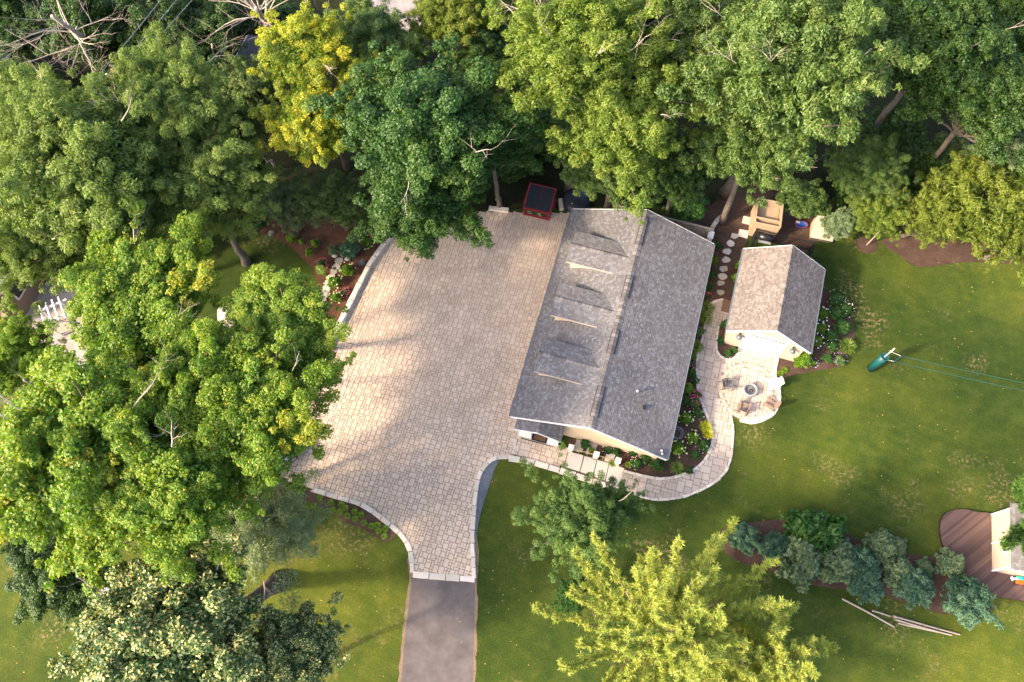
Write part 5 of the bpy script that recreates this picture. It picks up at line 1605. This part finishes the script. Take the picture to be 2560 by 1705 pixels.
# ---- forest along the top of the picture and the maples on the left
TR = [
 # key, px, py, zc, rpx, leaf, label, kwargs
 ('maple', 705, 830, 11.0, 185, 'maple', "bright green maple leaning over the driveway's left edge", dict(twigs=3, zs=0.65, base=(768, 880))),
 ('maple2', 350, 765, 11.0, 215, 'maple', "bright yellow green maple beside the neighbour's arbour", dict(twigs=3, zs=0.75)),
 ('maple2', 625, 1050, 12.5, 205, 'maple', "green maple above the silver parked car", dict(twigs=3, base=(655, 1240))),
 ('maple', 230, 1150, 12.5, 280, 'maple', "largest yellow green maple at the left edge of the picture", dict(twigs=4)),
 ('maple', 490, 985, 12.5, 175, 'maple', "tall bright maple in the middle of the left group", dict(twigs=2, base=(490, 985))),
 ('maple2', 420, 1235, 13.5, 195, 'maple', "yellow green maple nearest the linden at lower left", dict(twigs=2)),
 ('dark', 150, 1400, 6.0, 150, 'deep', "low dark green tree below the large maples at lower left", dict()),
 ('ash', 180, 420, 12.0, 260, 'ash', "soft green ash at the left edge in front of the grey bare tree", dict(twigs=3)),
 ('ash', 420, 260, 11.0, 190, 'ash', "soft green ash behind the utility pole", dict(twigs=2)),
 ('ash', 500, 470, 9.0, 190, 'ash', "grey green ash to the right of the utility pole", dict(twigs=2)),
 ('ash', 90, 590, 9.5, 180, 'ash', "grey green ash above the neighbour's brown house", dict(twigs=2)),
 ('ash', 320, 540, 9.0, 170, 'ash', "muted green ash between the pole and the bright maples", dict(twigs=2)),
 ('gold', 765, 130, 11.5, 150, 'gold', "golden yellow tree at the top beside the lane", dict(twigs=2)),
 ('gold', 785, 310, 9.5, 150, 'gold', "lower golden tree with green patches left of the dark maple", dict(twigs=2)),
 ('gold', 905, 200, 10.0, 95, 'gold', "yellow green tree between the golden trees and the dark maple", dict()),
 ('ash', 20, 900, 8.0, 130, 'maple', "sparse bright tree at the left edge below the neighbour's house", dict(twigs=3)),
 ('dark', 1225, 150, 7.5, 100, 'deep', "deep green tree in the gap right of the lane", dict()),
 ('oak', 1260, 30, 8.0, 90, 'oak', "mid green tree at the top edge left of the light ash", dict()),
 ('dark', 40, 60, 4.5, 120, 'deep', "dark green tree behind the pale bare tree in the corner", dict()),
 ('maple', 2530, 50, 9.0, 140, 'deep', "deep green maple in the upper right corner", dict()),
 ('ash', 300, 340, 10.5, 165, 'ash', "soft green ash just left of the utility pole", dict(twigs=2)),
 ('ash', 70, 300, 9.0, 150, 'ash', "soft green ash in front of the blue grey roof", dict(twigs=2)),
 ('dark', 930, 90, 9.5, 100, 'oak', "green tree between the golden tree and the lane", dict()),
 ('dark', 1060, 320, 11.5, 220, 'dark', "large dark blue green maple above the driveway", dict(twigs=2)),
 ('dark', 1040, 500, 7.0, 165, 'dark', "lower dark maple drooping over the driveway's far end", dict(base=(1000, 530))),
 ('dark', 1230, 350, 7.5, 125, 'dark', "dark maple bough between the dumpster and the forest gap", dict()),
 ('oak', 1130, 40, 9.5, 110, 'cedar', "pale yellow tree at the top edge right of the lane", dict()),
 ('oak', 1450, 150, 13.0, 220, 'light', "light green ash with bare twigs at the top centre", dict(twigs=16)),
 ('oak', 1560, 300, 11.0, 195, 'light', "light green ash right above the long grey roof", dict(twigs=4)),
 ('oak', 1490, 385, 6.0, 125, 'oak', "mid green tree behind the dumpster and tank", dict()),
 ('oak', 1680, 60, 12.0, 170, 'oak', "mid green oak at the top edge between the two big crowns", dict(twigs=2)),
 ('oak', 1970, 170, 13.5, 260, 'oak', "largest oak crown at the upper right", dict(twigs=4)),
 ('oak', 1890, 345, 9.5, 165, 'oak', "oak crown hanging over the wooden bin", dict(twigs=2)),
 ('oak', 1690, 430, 6.0, 100, 'deep', "dark green tree behind the fence end", dict()),
 ('maple', 2330, 120, 11.0, 190, 'deep', "deep green maple near the upper right corner", dict(twigs=2)),
 ('maple2', 2460, 240, 9.5, 170, 'deep', "deep green maple at the right edge above the dark gap", dict()),
 ('oak', 2250, -20, 9.0, 140, 'deep', "dark green crown cut by the top edge at right", dict()),
 ('ash', 2560, 330, 8.0, 120, 'olive', "grey green tree at the right edge above the yellow cedar", dict(twigs=2)),
 ('cedar', 2440, 500, 4.5, 175, 'cedar', "yellow green cedar at the right edge beside the lawn", dict()),
 ('cedar', 2330, 540, 3.5, 110, 'cedar', "smaller yellow green cedar nearest the mulch ring", dict()),
 ('cedar', 2560, 560, 4.0, 150, 'cedar', "yellow green cedar cut by the right edge", dict()),
 ('ash', 2175, 425, 4.5, 105, 'oak', "soft green small tree behind the tan storage bin", dict()),
 ('oak', 2195, 520, 3.0, 80, 'light', "light green small tree above the mulch ring", dict()),
 ('feather', 820, 500, 4.5, 100, 'spruce', "dull green conifer in the left bed beside the golden tree", dict()),
 ('cedar', 890, 530, 3.0, 65, 'spruce', "brownish green conifer above the flagstones", dict()),
 ('feather', 715, 515, 3.8, 75, 'olive', "pale grey green shrub tree in the left bed", dict()),
 ('cedar', 600, 330, 6.0, 85, 'spruce', "tall narrow olive conifer left of the golden tree", dict(zs=1.6)),
 ('cedar', 620, 440, 4.0, 80, 'deep', "dark green conifer behind the yellow guy guards", dict()),
 ('dark', 240, 40, 6.0, 150, 'deep', "dark green tree behind the grey bare tree at upper left", dict()),
 ('dark', 460, 100, 5.0, 150, 'deep', "dark green thicket tree between the two bare trunks", dict()),
 ('oak', 620, 240, 4.0, 110, 'spruce', "olive brown thicket tree below the dark hut", dict()),
 ('linden', 430, 1580, 10.0, 265, 'linden', "linden with cream blossom at the lower left", dict(base=(700, 1452), twigs=2, thick=1.6)),
 ('linden', 720, 1640, 7.0, 150, 'linden', "lower linden bough with cream blossom left of the asphalt", dict()),
 ('sparse', 665, 1315, 4.0, 180, 'thin', "thin grey green tree with lawn showing through beside the drive", dict(bark=None, twigs=2)),
 ('feather', 1450, 1300, 4.8, 140, 'feather', "feathery green small tree in front of the slab walk", dict(twigs=2)),
 ('feather', 1540, 1270, 3.8, 75, 'feather', "small feathery side crown close to the curved path", dict()),
 ('cedar', 1432, 1490, 3.0, 62, 'green', "small fresh green conifer left of the yellow pine", dict()),
]
seq = 0
for key, px, py, zc, rpx, lf, lab, kw in TR:
    seq += 1
    nm = {'maple': 'maple_tree', 'maple2': 'maple_tree', 'ash': 'ash_tree', 'dark': 'maple_tree', 'gold': 'golden_tree', 'oak': 'oak_tree', 'linden': 'linden_tree', 'sparse': 'thin_tree', 'feather': 'feathery_tree', 'cedar': 'conifer_tree'}[key]
    tree(key, px, py, zc, rpx, L[lf], nm, lab, "trees around the place", seed=seq, **kw)

# ---- undergrowth in the gaps of the forest
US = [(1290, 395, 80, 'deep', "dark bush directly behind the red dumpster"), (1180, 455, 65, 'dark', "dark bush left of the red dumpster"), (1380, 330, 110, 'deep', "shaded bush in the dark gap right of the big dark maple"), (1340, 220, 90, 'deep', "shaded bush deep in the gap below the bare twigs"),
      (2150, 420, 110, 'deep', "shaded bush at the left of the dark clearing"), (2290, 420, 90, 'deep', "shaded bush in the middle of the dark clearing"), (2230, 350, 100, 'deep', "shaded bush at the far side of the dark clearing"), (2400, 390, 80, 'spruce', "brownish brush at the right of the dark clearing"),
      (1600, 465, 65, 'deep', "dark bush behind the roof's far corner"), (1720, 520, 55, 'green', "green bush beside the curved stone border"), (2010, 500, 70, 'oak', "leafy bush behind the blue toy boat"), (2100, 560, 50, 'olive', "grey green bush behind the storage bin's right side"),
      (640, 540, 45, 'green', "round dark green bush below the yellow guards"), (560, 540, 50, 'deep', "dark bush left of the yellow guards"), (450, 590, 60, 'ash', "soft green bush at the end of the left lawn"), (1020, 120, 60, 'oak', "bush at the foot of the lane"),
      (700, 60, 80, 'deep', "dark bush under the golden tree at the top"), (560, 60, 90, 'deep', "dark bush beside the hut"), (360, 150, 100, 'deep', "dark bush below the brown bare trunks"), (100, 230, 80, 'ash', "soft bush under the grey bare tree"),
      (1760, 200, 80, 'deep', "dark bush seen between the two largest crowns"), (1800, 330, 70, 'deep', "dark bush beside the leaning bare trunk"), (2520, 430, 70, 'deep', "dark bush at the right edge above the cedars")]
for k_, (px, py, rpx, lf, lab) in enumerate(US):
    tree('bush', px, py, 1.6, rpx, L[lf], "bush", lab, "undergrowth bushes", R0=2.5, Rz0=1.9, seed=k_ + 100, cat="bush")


# ---- bare dead trees
def bare_tree(base, top, r, lab, n=7, ln=3.2, mat=None, seed=1, group="bare trees", fork=0.45, depth=3):
    rng = random.Random(seed)
    A = G(*base)
    B = G(top[0], top[1], top[2])
    t = tag(empty("bare_tree", A), lab, "tree", group)
    d = B - A
    pts = [d * f + Vector((rng.uniform(-1, 1), rng.uniform(-1, 1), 0)) * 0.25 * math.sin(math.pi * f) for f in np.linspace(0, 1, 8)]
    MB().tube(pts, [r * (1.3 - f) for f in np.linspace(0, 0.85, 8)], 10).build("trunk", mat or M['deadwood'], t, True)
    mb = MB()
    for i in range(n):
        f = rng.uniform(fork, 1.0)
        a = rng.uniform(0, 6.28)
        grow(mb, d * f, Vector((math.cos(a), math.sin(a), rng.uniform(0.1, 0.8))), ln * rng.uniform(0.6, 1.2), r * 0.5 * (1.2 - f), depth, rng, 0.85, 5)
    mb.build("branches", mat or M['deadwood'], t)
    return t
bare_tree((330, 190), (130, 40, 10.5), 0.26, "pale grey bare tree with fine branches at the upper left corner", 16, 4.0, seed=3, fork=0.5)
bare_tree((420, 120), (370, -20, 9.0), 0.30, "bare brown trunk leaning out of the top edge at left", 5, 2.5, M['bark'], 5, fork=0.7, depth=2)
bare_tree((700, 110), (640, 20, 11.0), 0.30, "dead tree with pale forked limbs left of the golden tree", 13, 3.6, seed=8, fork=0.55, depth=2)
bare_tree((560, 230), (530, 110, 6.5), 0.14, "small dead tree with crooked pale branches below the hut", 9, 2.6, seed=12, depth=2)
bare_tree((1728, 452), (1840, 250, 11.0), 0.26, "leaning grey trunk between the two big crowns behind the roof", 5, 2.4, M['bark'], 15, fork=0.8, depth=2)
bare_tree((690, 420), (650, 370, 5.5), 0.09, "thin dead stem beside the golden tree's lower crown", 5, 1.8, seed=19, depth=1)
bare_tree((2350, 430), (2420, 330, 3.5), 0.08, "thin dead stem leaning in the dark clearing", 6, 1.8, seed=22, depth=2)
bare_tree((170, 1000), (60, 950, 9.0), 0.14, "thin bare stem poking through the left edge maples", 8, 2.2, seed=25, depth=2)


# ---- pines: whorled boughs with needle tufts
def tuft_mesh(name, P, A, n_needles, ln, wd, tone, tint, rng):
    n = len(P)
    d = np.repeat(A, n_needles, 0) * 0.55 + rng.normal(0, 0.62, (n * n_needles, 3))
    d = unit(d)
    PP = np.repeat(P, n_needles, 0)
    sz = rng.uniform(0.7, 1.15, n * n_needles)
    N = unit(np.cross(d, rng.normal(0, 1, d.shape)) + np.array([0, 0, 0.6]))
    col = np.stack([rng.random(n * n_needles), np.repeat(tone, n_needles), np.repeat(tint, n_needles)], 1)
    return leaf_mesh(name, PP + d * (ln * 0.5 * sz)[:, None], N, d, ln * sz, wd * sz, col, 0.02)


def pine(base, zt, reach, name, label, mat, seed, whorls=14, per=7, side=20, needles=14, ln=0.24, wd=0.045, tintp=0.04, z0=0.25, up=0.30, droop=0.0):
    rng = random.Random(seed)
    nr = np.random.default_rng(seed)
    t = tag(empty(name, base), label, "tree", "pine trees")
    MB().tube([(0, 0, -0.1), (0.05, 0, zt * 0.5), (0, 0.04, zt)], [0.028 * zt * 0.8, 0.02 * zt, 0.02], 10).build("trunk", M['pinebark'], t, True)
    wood = MB()
    P, A, T, Ti = [], [], [], []
    for wI in range(whorls):
        f = z0 + (1 - z0) * (wI / (whorls - 1)) ** 0.9
        z = zt * f * 0.985
        prof = min(1.0, 1.25 * (1 - f) ** 0.62 + 0.06)
        n = per if f < 0.9 else 4
        for b in range(n):
            a = 2 * math.pi * (b / n) + wI * 1.1 + rng.uniform(-0.3, 0.3)
            Lb = reach * prof * rng.uniform(0.62, 1.15)
            d = Vector((math.cos(a), math.sin(a), up + 0.5 * f - droop))
            pts = [Vector((0, 0, z))]
            dd = d.normalized()
            ns = 6
            for i in range(ns):
                dd = (dd + Vector((rng.uniform(-1, 1), rng.uniform(-1, 1), 0)) * 0.09 + Vector((0, 0, 0.05))).normalized()
                pts.append(pts[-1] + dd * Lb / ns)
            wood.tube(pts, [0.034 * (1.1 - i / ns) * (0.5 + Lb / reach) + 0.006 for i in range(ns + 1)], 5)
            tone = rng.random()
            tint = 1.0 if rng.random() < tintp else 0.0
            for s_ in range(int(side * (0.4 + 0.8 * Lb / reach))):
                u = 0.14 + 0.86 * (s_ + rng.random()) / (side * (0.4 + 0.8 * Lb / reach))
                i = min(ns - 1, int(u * ns))
                p = pts[i].lerp(pts[i + 1], u * ns - i)
                sd = (dd * 0.8 + Vector((-dd.y, dd.x, 0)) * rng.choice((-1, 1)) * rng.uniform(0.4, 1.0) + Vector((0, 0, rng.uniform(0.1, 0.6)))).normalized()
                sl = rng.uniform(0.35, 0.9) * (1.15 - 0.6 * u) * min(1.0, Lb / 2.5 + 0.3)
                q = p + sd * sl
                wood.tube([p, q], [0.014, 0.005], 3, cap=False)
                for kk in np.linspace(0.25, 1.0, max(3, int(sl / 0.11))):
                    P.append(p.lerp(q, kk)); A.append(sd); T.append(min(1, max(0, tone * 0.5 + rng.random() * 0.5))); Ti.append(tint * rng.uniform(0.3, 1) if u > 0.7 else 0)
            for kk in np.linspace(0.55, 1.0, int(Lb / 0.16)):
                i = min(ns - 1, int(kk * ns))
                P.append(pts[i].lerp(pts[i + 1], kk * ns - i)); A.append(dd); T.append(rng.random()); Ti.append(tint * rng.uniform(0.4, 1))
    wood.build("boughs", M['pinebark'], t)
    me = tuft_mesh("needles", np.array([tuple(p) for p in P]), np.array([tuple(a) for a in A]), needles, ln, wd, np.array(T), np.array(Ti), nr)
    me.materials.append(mat)
    link(bpy.data.objects.new("needles", me), t)
    return t
pine(G(1600, 1605), 13.0, 7.5, "pine_tree", "large yellow green pine with spreading boughs at the bottom centre", L['pine'], 5, tintp=0.0)
pine(G(1810, 1670), 11.0, 5.2, "pine_tree", "second yellow pine cut by the bottom edge", L['pine'], 6, whorls=12, per=6, tintp=0.02)
pine(G(2520, 1330), 9.5, 3.9, "pine_tree", "dark green pine with long needles over the cottage", L['pine_green'], 9, whorls=8, per=6, ln=0.34, wd=0.04, tintp=0.05, needles=18)

# ---- blue junipers and evergreen shrubs in the lower right bed
JN = [(1855, 1345, 48, 'blue', "round blue green juniper at the left end of the lower right bed"), (2030, 1335, 85, 'green', "largest dark evergreen shrub in the lower right bed"), (2000, 1400, 75, 'olive', "grey green shrub in front of the largest evergreen"),
      (2085, 1400, 70, 'olive', "grey green shrub right of the largest evergreen"), (2150, 1420, 62, 'blue', "blue juniper in the middle of the lower right bed"), (2165, 1465, 50, 'blue', "low blue juniper at the lawn edge, middle of the bed"),
      (2200, 1365, 50, 'olive', "small grey shrub at the upper edge of the lower right bed"), (2250, 1430, 52, 'olive', "pale flowering shrub right of the middle blue juniper"), (2285, 1465, 58, 'blue', "pointed blue juniper between pale shrub and bare mulch"),
      (2240, 1370, 34, 'olive', "little upright grey shrub near the deck end of the bed"), (2375, 1410, 42, 'olive', "grey green shrub touching the round deck"), (2412, 1500, 72, 'blue', "large blue juniper at the right end of the bed by the deck"),
      (1935, 1370, 50, 'blue', "dark blue juniper between the round one and the big evergreen"), (2310, 1420, 28, 'olive', "tiny shrub between pointed juniper and deck")]
for k_, (px, py, rpx, lf, lab) in enumerate(JN):
    key = 'juniper' if lf == 'blue' else 'shrub'
    zc = rpx / 45 * 0.62
    tree(key, px, py, zc, rpx * 1.08, L[lf], "evergreen_shrub", lab, "shrubs in the lower right bed", R0=1.0, Rz0=0.8, seed=200 + k_, cat="shrub", zs=1.2)

# ---- garden plants
def blossoms(parent, n, R, z, r, mat, seed, flat=0.5):
    """Many small flower heads joined: too small to pick apart."""
    nr = np.random.default_rng(seed)
    d = rand_dirs(nr, n, 0.0, 1.0)
    mb = MB()
    for q in d:
        c = Vector((q[0] * R, q[1] * R, z + q[2] * R * flat))
        rr = r * nr.uniform(0.7, 1.2)
        ring = [(c.x + rr * math.cos(a), c.y + rr * math.sin(a), c.z - rr * 0.15) for a in np.linspace(0, 2 * math.pi, 6, endpoint=False)]
        mb.add([(c.x, c.y, c.z + rr * 0.55)] + ring + [(c.x, c.y, c.z - rr * 0.6)], [(0, 1 + i, 1 + (i + 1) % 6) for i in range(6)] + [(7, 1 + (i + 1) % 6, 1 + i) for i in range(6)])
    o = mb.build("blossom_heads", mat, parent)
    o["kind"] = "stuff"
    return o


def blade_tuft(seed, n=130, ln=0.55, wd=0.03, spread=0.9):
    nr = np.random.default_rng(seed)
    a = nr.uniform(0, 2 * math.pi, n)
    lean = nr.uniform(0.15, spread, n)
    d = unit(np.stack([np.cos(a) * lean, np.sin(a) * lean, np.ones(n) * 0.7], 1))
    P1 = d * ln * 0.3
    d2 = unit(d + np.stack([np.cos(a) * 0.5, np.sin(a) * 0.5, -0.55 * np.ones(n)], 1))
    P2 = d * ln * 0.6 + d2 * ln * 0.25
    P = np.concatenate([P1, P2]); D = np.concatenate([d, d2])
    N = unit(np.cross(D, np.cross(np.tile([0, 0, 1.0], (2 * n, 1)), D)) + nr.normal(0, 0.15, (2 * n, 3)))
    tone = nr.random(2 * n)
    return leaf_mesh("blade_tuft", P, N, D, ln * 0.62 * nr.uniform(0.7, 1.1, 2 * n), wd, np.stack([tone, nr.random(2 * n), np.zeros(2 * n)], 1), 0.0)
TUFT = [blade_tuft(1), blade_tuft(2), blade_tuft(3, 70, 0.34, 0.045, 1.2)]


def plant(kind, px, py, rpx, lab, group, seed):
    rng = random.Random(seed)
    p = G(px, py)
    R = rpx * 1.22 / ppm(p)
    zb = 0.012
    names = {'hyd': 'hydrangea', 'lime': 'lime_shrub', 'green': 'leafy_plant', 'pink': 'pink_flower', 'daisy': 'daisy_plant', 'grass': 'ornamental_grass', 'gold': 'golden_grass', 'rosette': 'rosette_plant', 'lilac': 'lilac_flower', 'cream': 'hydrangea'}
    t = tag(empty(names[kind], (p.x, p.y, zb), rng.uniform(0, 6.28)), lab, "plant", group)
    if kind in ('grass', 'gold', 'rosette'):
        m_ = TUFT[2] if kind == 'rosette' else TUFT[seed % 2]
        o = link(bpy.data.objects.new("blades", m_), t)
        mt = L['goldgrass'] if kind == 'gold' else L['lime'] if kind == 'rosette' else L['grassy']
        s_ = R / (0.36 if kind == 'rosette' else 0.52)
        o.scale = (s_, s_, s_)
    else:
        m_ = CROWNS['shrub'][0]
        o = link(bpy.data.objects.new("foliage", m_), t)
        o.location.z = R * 0.62
        o.scale = (R * 0.92, R * 0.92, R * 0.92)
        mt = {'hyd': L['lime'], 'cream': L['lime'], 'lime': L['lime'], 'green': L['green'], 'pink': L['green'], 'daisy': L['green'], 'lilac': L['feather']}[kind]
        fl_ = {'hyd': (13, 0.060, 'fl_cream'), 'cream': (8, 0.065, 'fl_white'), 'pink': (34, 0.032, 'fl_pink'), 'daisy': (20, 0.026, 'fl_white'), 'lilac': (30, 0.022, 'fl_purple')}.get(kind)
        if fl_:
            blossoms(t, fl_[0], R * 0.95, R * 0.55, fl_[1], M[fl_[2]], seed, 0.75)
    if not m_.materials:
        m_.materials.append(mt)
    o.material_slots[0].link = 'OBJECT'
    o.material_slots[0].material = mt
    return t
PL = [
 # along the garden side of the house, from the stepping stones down to the corner
 ('green', 1790, 620, 14, "narrow green plant by the roof's upper right corner"), ('lime', 1783, 655, 13, "lime plant beside the third stepping stone"), ('green', 1778, 690, 14, "green plant beside the fifth stepping stone"), ('green', 1770, 720, 15, "dark leafy plant near the last stepping stones"),
 ('pink', 1768, 748, 12, "pink flowers at the upper end of the path"), ('grass', 1763, 775, 20, "first ornamental grass clump beside the path's upper bend"), ('grass', 1757, 800, 20, "second ornamental grass clump below the first one"), ('lilac', 1748, 832, 15, "lilac flowers between the grass clumps and the house"),
 ('grass', 1738, 870, 18, "ornamental grass clump level with the oval planter's lower end"), ('lime', 1730, 893, 13, "small lime shrub against the house wall opposite the oval planter"), ('pink', 1728, 914, 12, "faded pink flowers below the small lime shrub"), ('green', 1726, 938, 17, "dark green plant halfway along the house bed"),
 ('daisy', 1738, 955, 11, "white flowers at the path edge opposite the fire pit"), ('lime', 1716, 975, 19, "bright lime shrub opposite the lower patio chairs"), ('pink', 1742, 990, 12, "tall magenta flowers touching the path's edge"), ('pink', 1734, 1012, 19, "large pink flower clump by the path's narrow waist"),
 ('green', 1712, 1005, 18, "dark green plant left of the large pink clump"), ('daisy', 1744, 1035, 15, "white flower clump below the large pink one"), ('hyd', 1712, 1050, 19, "round hydrangea with pale heads above the hose coil"), ('gold', 1762, 1068, 15, "yellow green grass clump, upper of two by the path"), ('gold', 1768, 1086, 14, "yellow green grass clump, lower of two by the path"),
 ('hyd', 1730, 1098, 18, "round hydrangea with pale heads right of the hose coil"), ('hyd', 1694, 1125, 20, "round hydrangea with pale heads at the roof's corner"), ('daisy', 1757, 1118, 18, "white flower clump in the bed's outer bend"), ('green', 1735, 1140, 15, "green plant in the middle of the bed's bend"),
 ('grass', 1690, 1172, 17, "green grassy plant at the inner edge of the curved path"), ('green', 1640, 1165, 20, "bushy green plant below the gable end"), ('green', 1612, 1148, 18, "dark green plant under the gable wall"), ('daisy', 1590, 1162, 18, "white flower clump at the lower left end of the bed"), ('pink', 1582, 1136, 16, "pink flowers by the last garden pillar"), ('rosette', 1570, 1162, 8, "small lime tuft beside the slab walk"),
 ('green', 1722, 1178, 12, "low green plant near the curved edging"), ('green', 1668, 1150, 14, "small green plant under the roof's lower corner"),
 # square beds by the pillars
 ('green', 1462, 1113, 15, "green plant in the first square bed by the gable wall"), ('lime', 1478, 1128, 10, "small lime plant beside the middle garden pillar"), ('daisy', 1520, 1128, 14, "daisies in the second square bed"), ('green', 1540, 1130, 15, "dark green plant beside the daisies in the second square bed"), ('rosette', 1408, 1117, 8, "tiny green tuft in the bed beside the porch"), ('rosette', 1530, 1158, 10, "green tuft at the foot of the last garden pillar"),
 # oval planter
 ('green', 1812, 815, 16, "low green ground cover at the top of the oval planter"), ('green', 1800, 855, 12, "green edging plant on the left of the oval planter"), ('green', 1818, 887, 12, "green edging plant at the bottom of the oval planter"), ('green', 1834, 878, 11, "green edging plant on the right of the oval planter"),
 # west side of the shed
 ('lime', 1848, 668, 15, "lime plant at the shed's upper left wall"), ('lime', 1840, 700, 17, "larger lime plant beside the shed's left gutter"), ('green', 1838, 726, 14, "green plant above the brown mat"),
 # east side of the shed
 ('lime', 1998, 905, 30, "big bright lime shrub at the shed's front right corner"), ('lime', 2012, 885, 20, "small lime shrub tucked behind the big one at the corner"), ('cream', 2052, 790, 17, "white headed hydrangea, upper one along the shed's right wall"), ('cream', 2047, 825, 18, "white headed hydrangea, middle one along the shed's right wall"), ('cream', 2038, 856, 17, "white headed hydrangea, lower one along the shed's right wall"),
 ('daisy', 2085, 755, 22, "white flowers at the upper end of the round shed bed"), ('daisy', 2105, 780, 22, "white flower clump on the outer side of the round shed bed"), ('green', 2082, 790, 24, "dark leafy plant in the upper middle of the shed bed"), ('green', 2098, 825, 26, "large dark leafy plant in the centre of the shed bed"), ('green', 2070, 845, 20, "leafy plant left of the centre of the shed bed"), ('daisy', 2075, 870, 18, "white flowers in the lower middle of the shed bed"),
 ('grass', 2112, 870, 22, "pale grassy clump at the outer edge of the shed bed"), ('lilac', 2095, 905, 17, "lilac flowers at the lower right tip of the shed bed"), ('green', 2065, 900, 16, "green plant at the lower edge of the shed bed"), ('daisy', 2030, 910, 12, "white flowers beside the big lime shrub"), ('rosette', 1960, 927, 9, "lime tuft in the mulch at the patio's edge, right one"), ('rosette', 1950, 935, 8, "lime tuft in the mulch at the patio's edge, left one"),
 ('gold', 2110, 585, 22, "golden grass clump right of the tan storage bin"), ('gold', 2090, 590, 15, "small golden grass clump touching the storage bin"),
 # left garden bed
 ('lime', 731, 602, 15, "lime shrub at the lawn edge, leftmost in the left bed"), ('lime', 758, 608, 11, "small round lime shrub, second from the left in the left bed"), ('lime', 791, 612, 14, "taller lime shrub left of the boulders"), ('lime', 776, 635, 14, "lime shrub between the lawn edge and the flagstones"), ('hyd', 920, 612, 17, "round hydrangea beside the retaining wall's upper end"), ('hyd', 870, 682, 20, "pale headed hydrangea in the middle of the left bed"), ('hyd', 837, 712, 20, "hydrangea beside the lower flagstones"), ('hyd', 842, 748, 16, "hydrangea at the lower end of the left bed"),
 ('pink', 808, 665, 15, "pink flowers left of the flagstones"), ('pink', 863, 735, 13, "pink flowers against the retaining wall"), ('lilac', 906, 660, 8, "small purple flower by the wall"), ('lime', 815, 690, 6, "tiny lime tuft beside the flagstones"), ('grass', 915, 566, 12, "tall grassy plant in the red mulch at the top of the bed"), ('lime', 872, 640, 14, "yellow green low shrub under the bluish conifer"),
]
for k_, (kind, px, py, rpx, lab) in enumerate(PL):
    plant(kind, px, py, rpx, lab, "garden plants", 300 + k_)
tree('juniper', 875, 625, 0.9, 32, L['blue'], "evergreen_shrub", "bluish small conifer beside the boulders in the left bed", "conifer shrubs in the left bed", R0=1.0, Rz0=0.8, seed=280, cat="shrub", zs=1.3)
tree('juniper', 836, 625, 0.6, 20, L['olive'], "evergreen_shrub", "silvery low shrub left of the boulders", "conifer shrubs in the left bed", R0=1.0, Rz0=0.8, seed=281, cat="shrub")
# row of alike young plants along the drive's lower left bed
for k_, (px, py) in enumerate([(829, 1257), (854, 1262), (865, 1271), (850, 1281), (887, 1280), (869, 1290), (904, 1287), (889, 1297), (911, 1308), (930, 1315), (945, 1313), (964, 1322), (947, 1327), (962, 1341), (786, 1266), (800, 1245), (833, 1275)]):
    plant('rosette', px, py, 8.5, "young bright green plant in mulch along the drive's lower left edge", "young plants along the drive edge", 500 + k_)
# young staked tree in the mulch ring
rt = G(2167, 612)
MBt = MB().tube([(0, 0, 0), (0.1, 0.05, 0.9), (0.25, 0.15, 2.0)], [0.06, 0.05, 0.03], 8)
o = MBt.build("young_trunk", M['pinebark'])
o.location = (rt.x, rt.y, 0.012)
tag(o, "thin pale trunk of a young tree in the round mulch ring", "tree")

# ---- fallen leaves, too small and many to count
nr = np.random.default_rng(77)
fx = [G(x, y, 0.0) for x, y in zip(nr.uniform(1100, 2560, 420), nr.uniform(640, 1700, 420))] + [G(x, y, 0.0) for x, y in zip(nr.uniform(0, 1000, 160), nr.uniform(1330, 1700, 160))]
fx = [p for p in fx if not inside(p, DRIVE) and not inside(p, PATH)] + [G(x, y, 0.0) for x, y in zip(nr.uniform(840, 1250, 60), nr.uniform(580, 1350, 60)) if inside(G(x, y), DRIVE)]
FP = np.array([(p.x, p.y, 0.065) for p in fx])
n = len(FP)
me = leaf_mesh("fallen_leaves", FP, unit(nr.normal(0, 0.2, (n, 3)) + [0, 0, 1]), nr.normal(0, 1, (n, 3)), nr.uniform(0.05, 0.11, n), nr.uniform(0.04, 0.08, n), np.stack([nr.random(n), nr.random(n), np.zeros(n)], 1))
t_ = NT("dry_leaf")
t_.base(t_.ramp(t_.noise(3.0, 2, 0.5, t_.pos()), [(0.35, (0.25, 0.13, 0.05)), (0.65, (0.42, 0.33, 0.10))]))
me.materials.append(t_.rough(0.9, 0.1))
tag(link(bpy.data.objects.new("fallen_leaves", me)), "scattered dry leaves on lawn and paving", "leaves", kind="stuff")
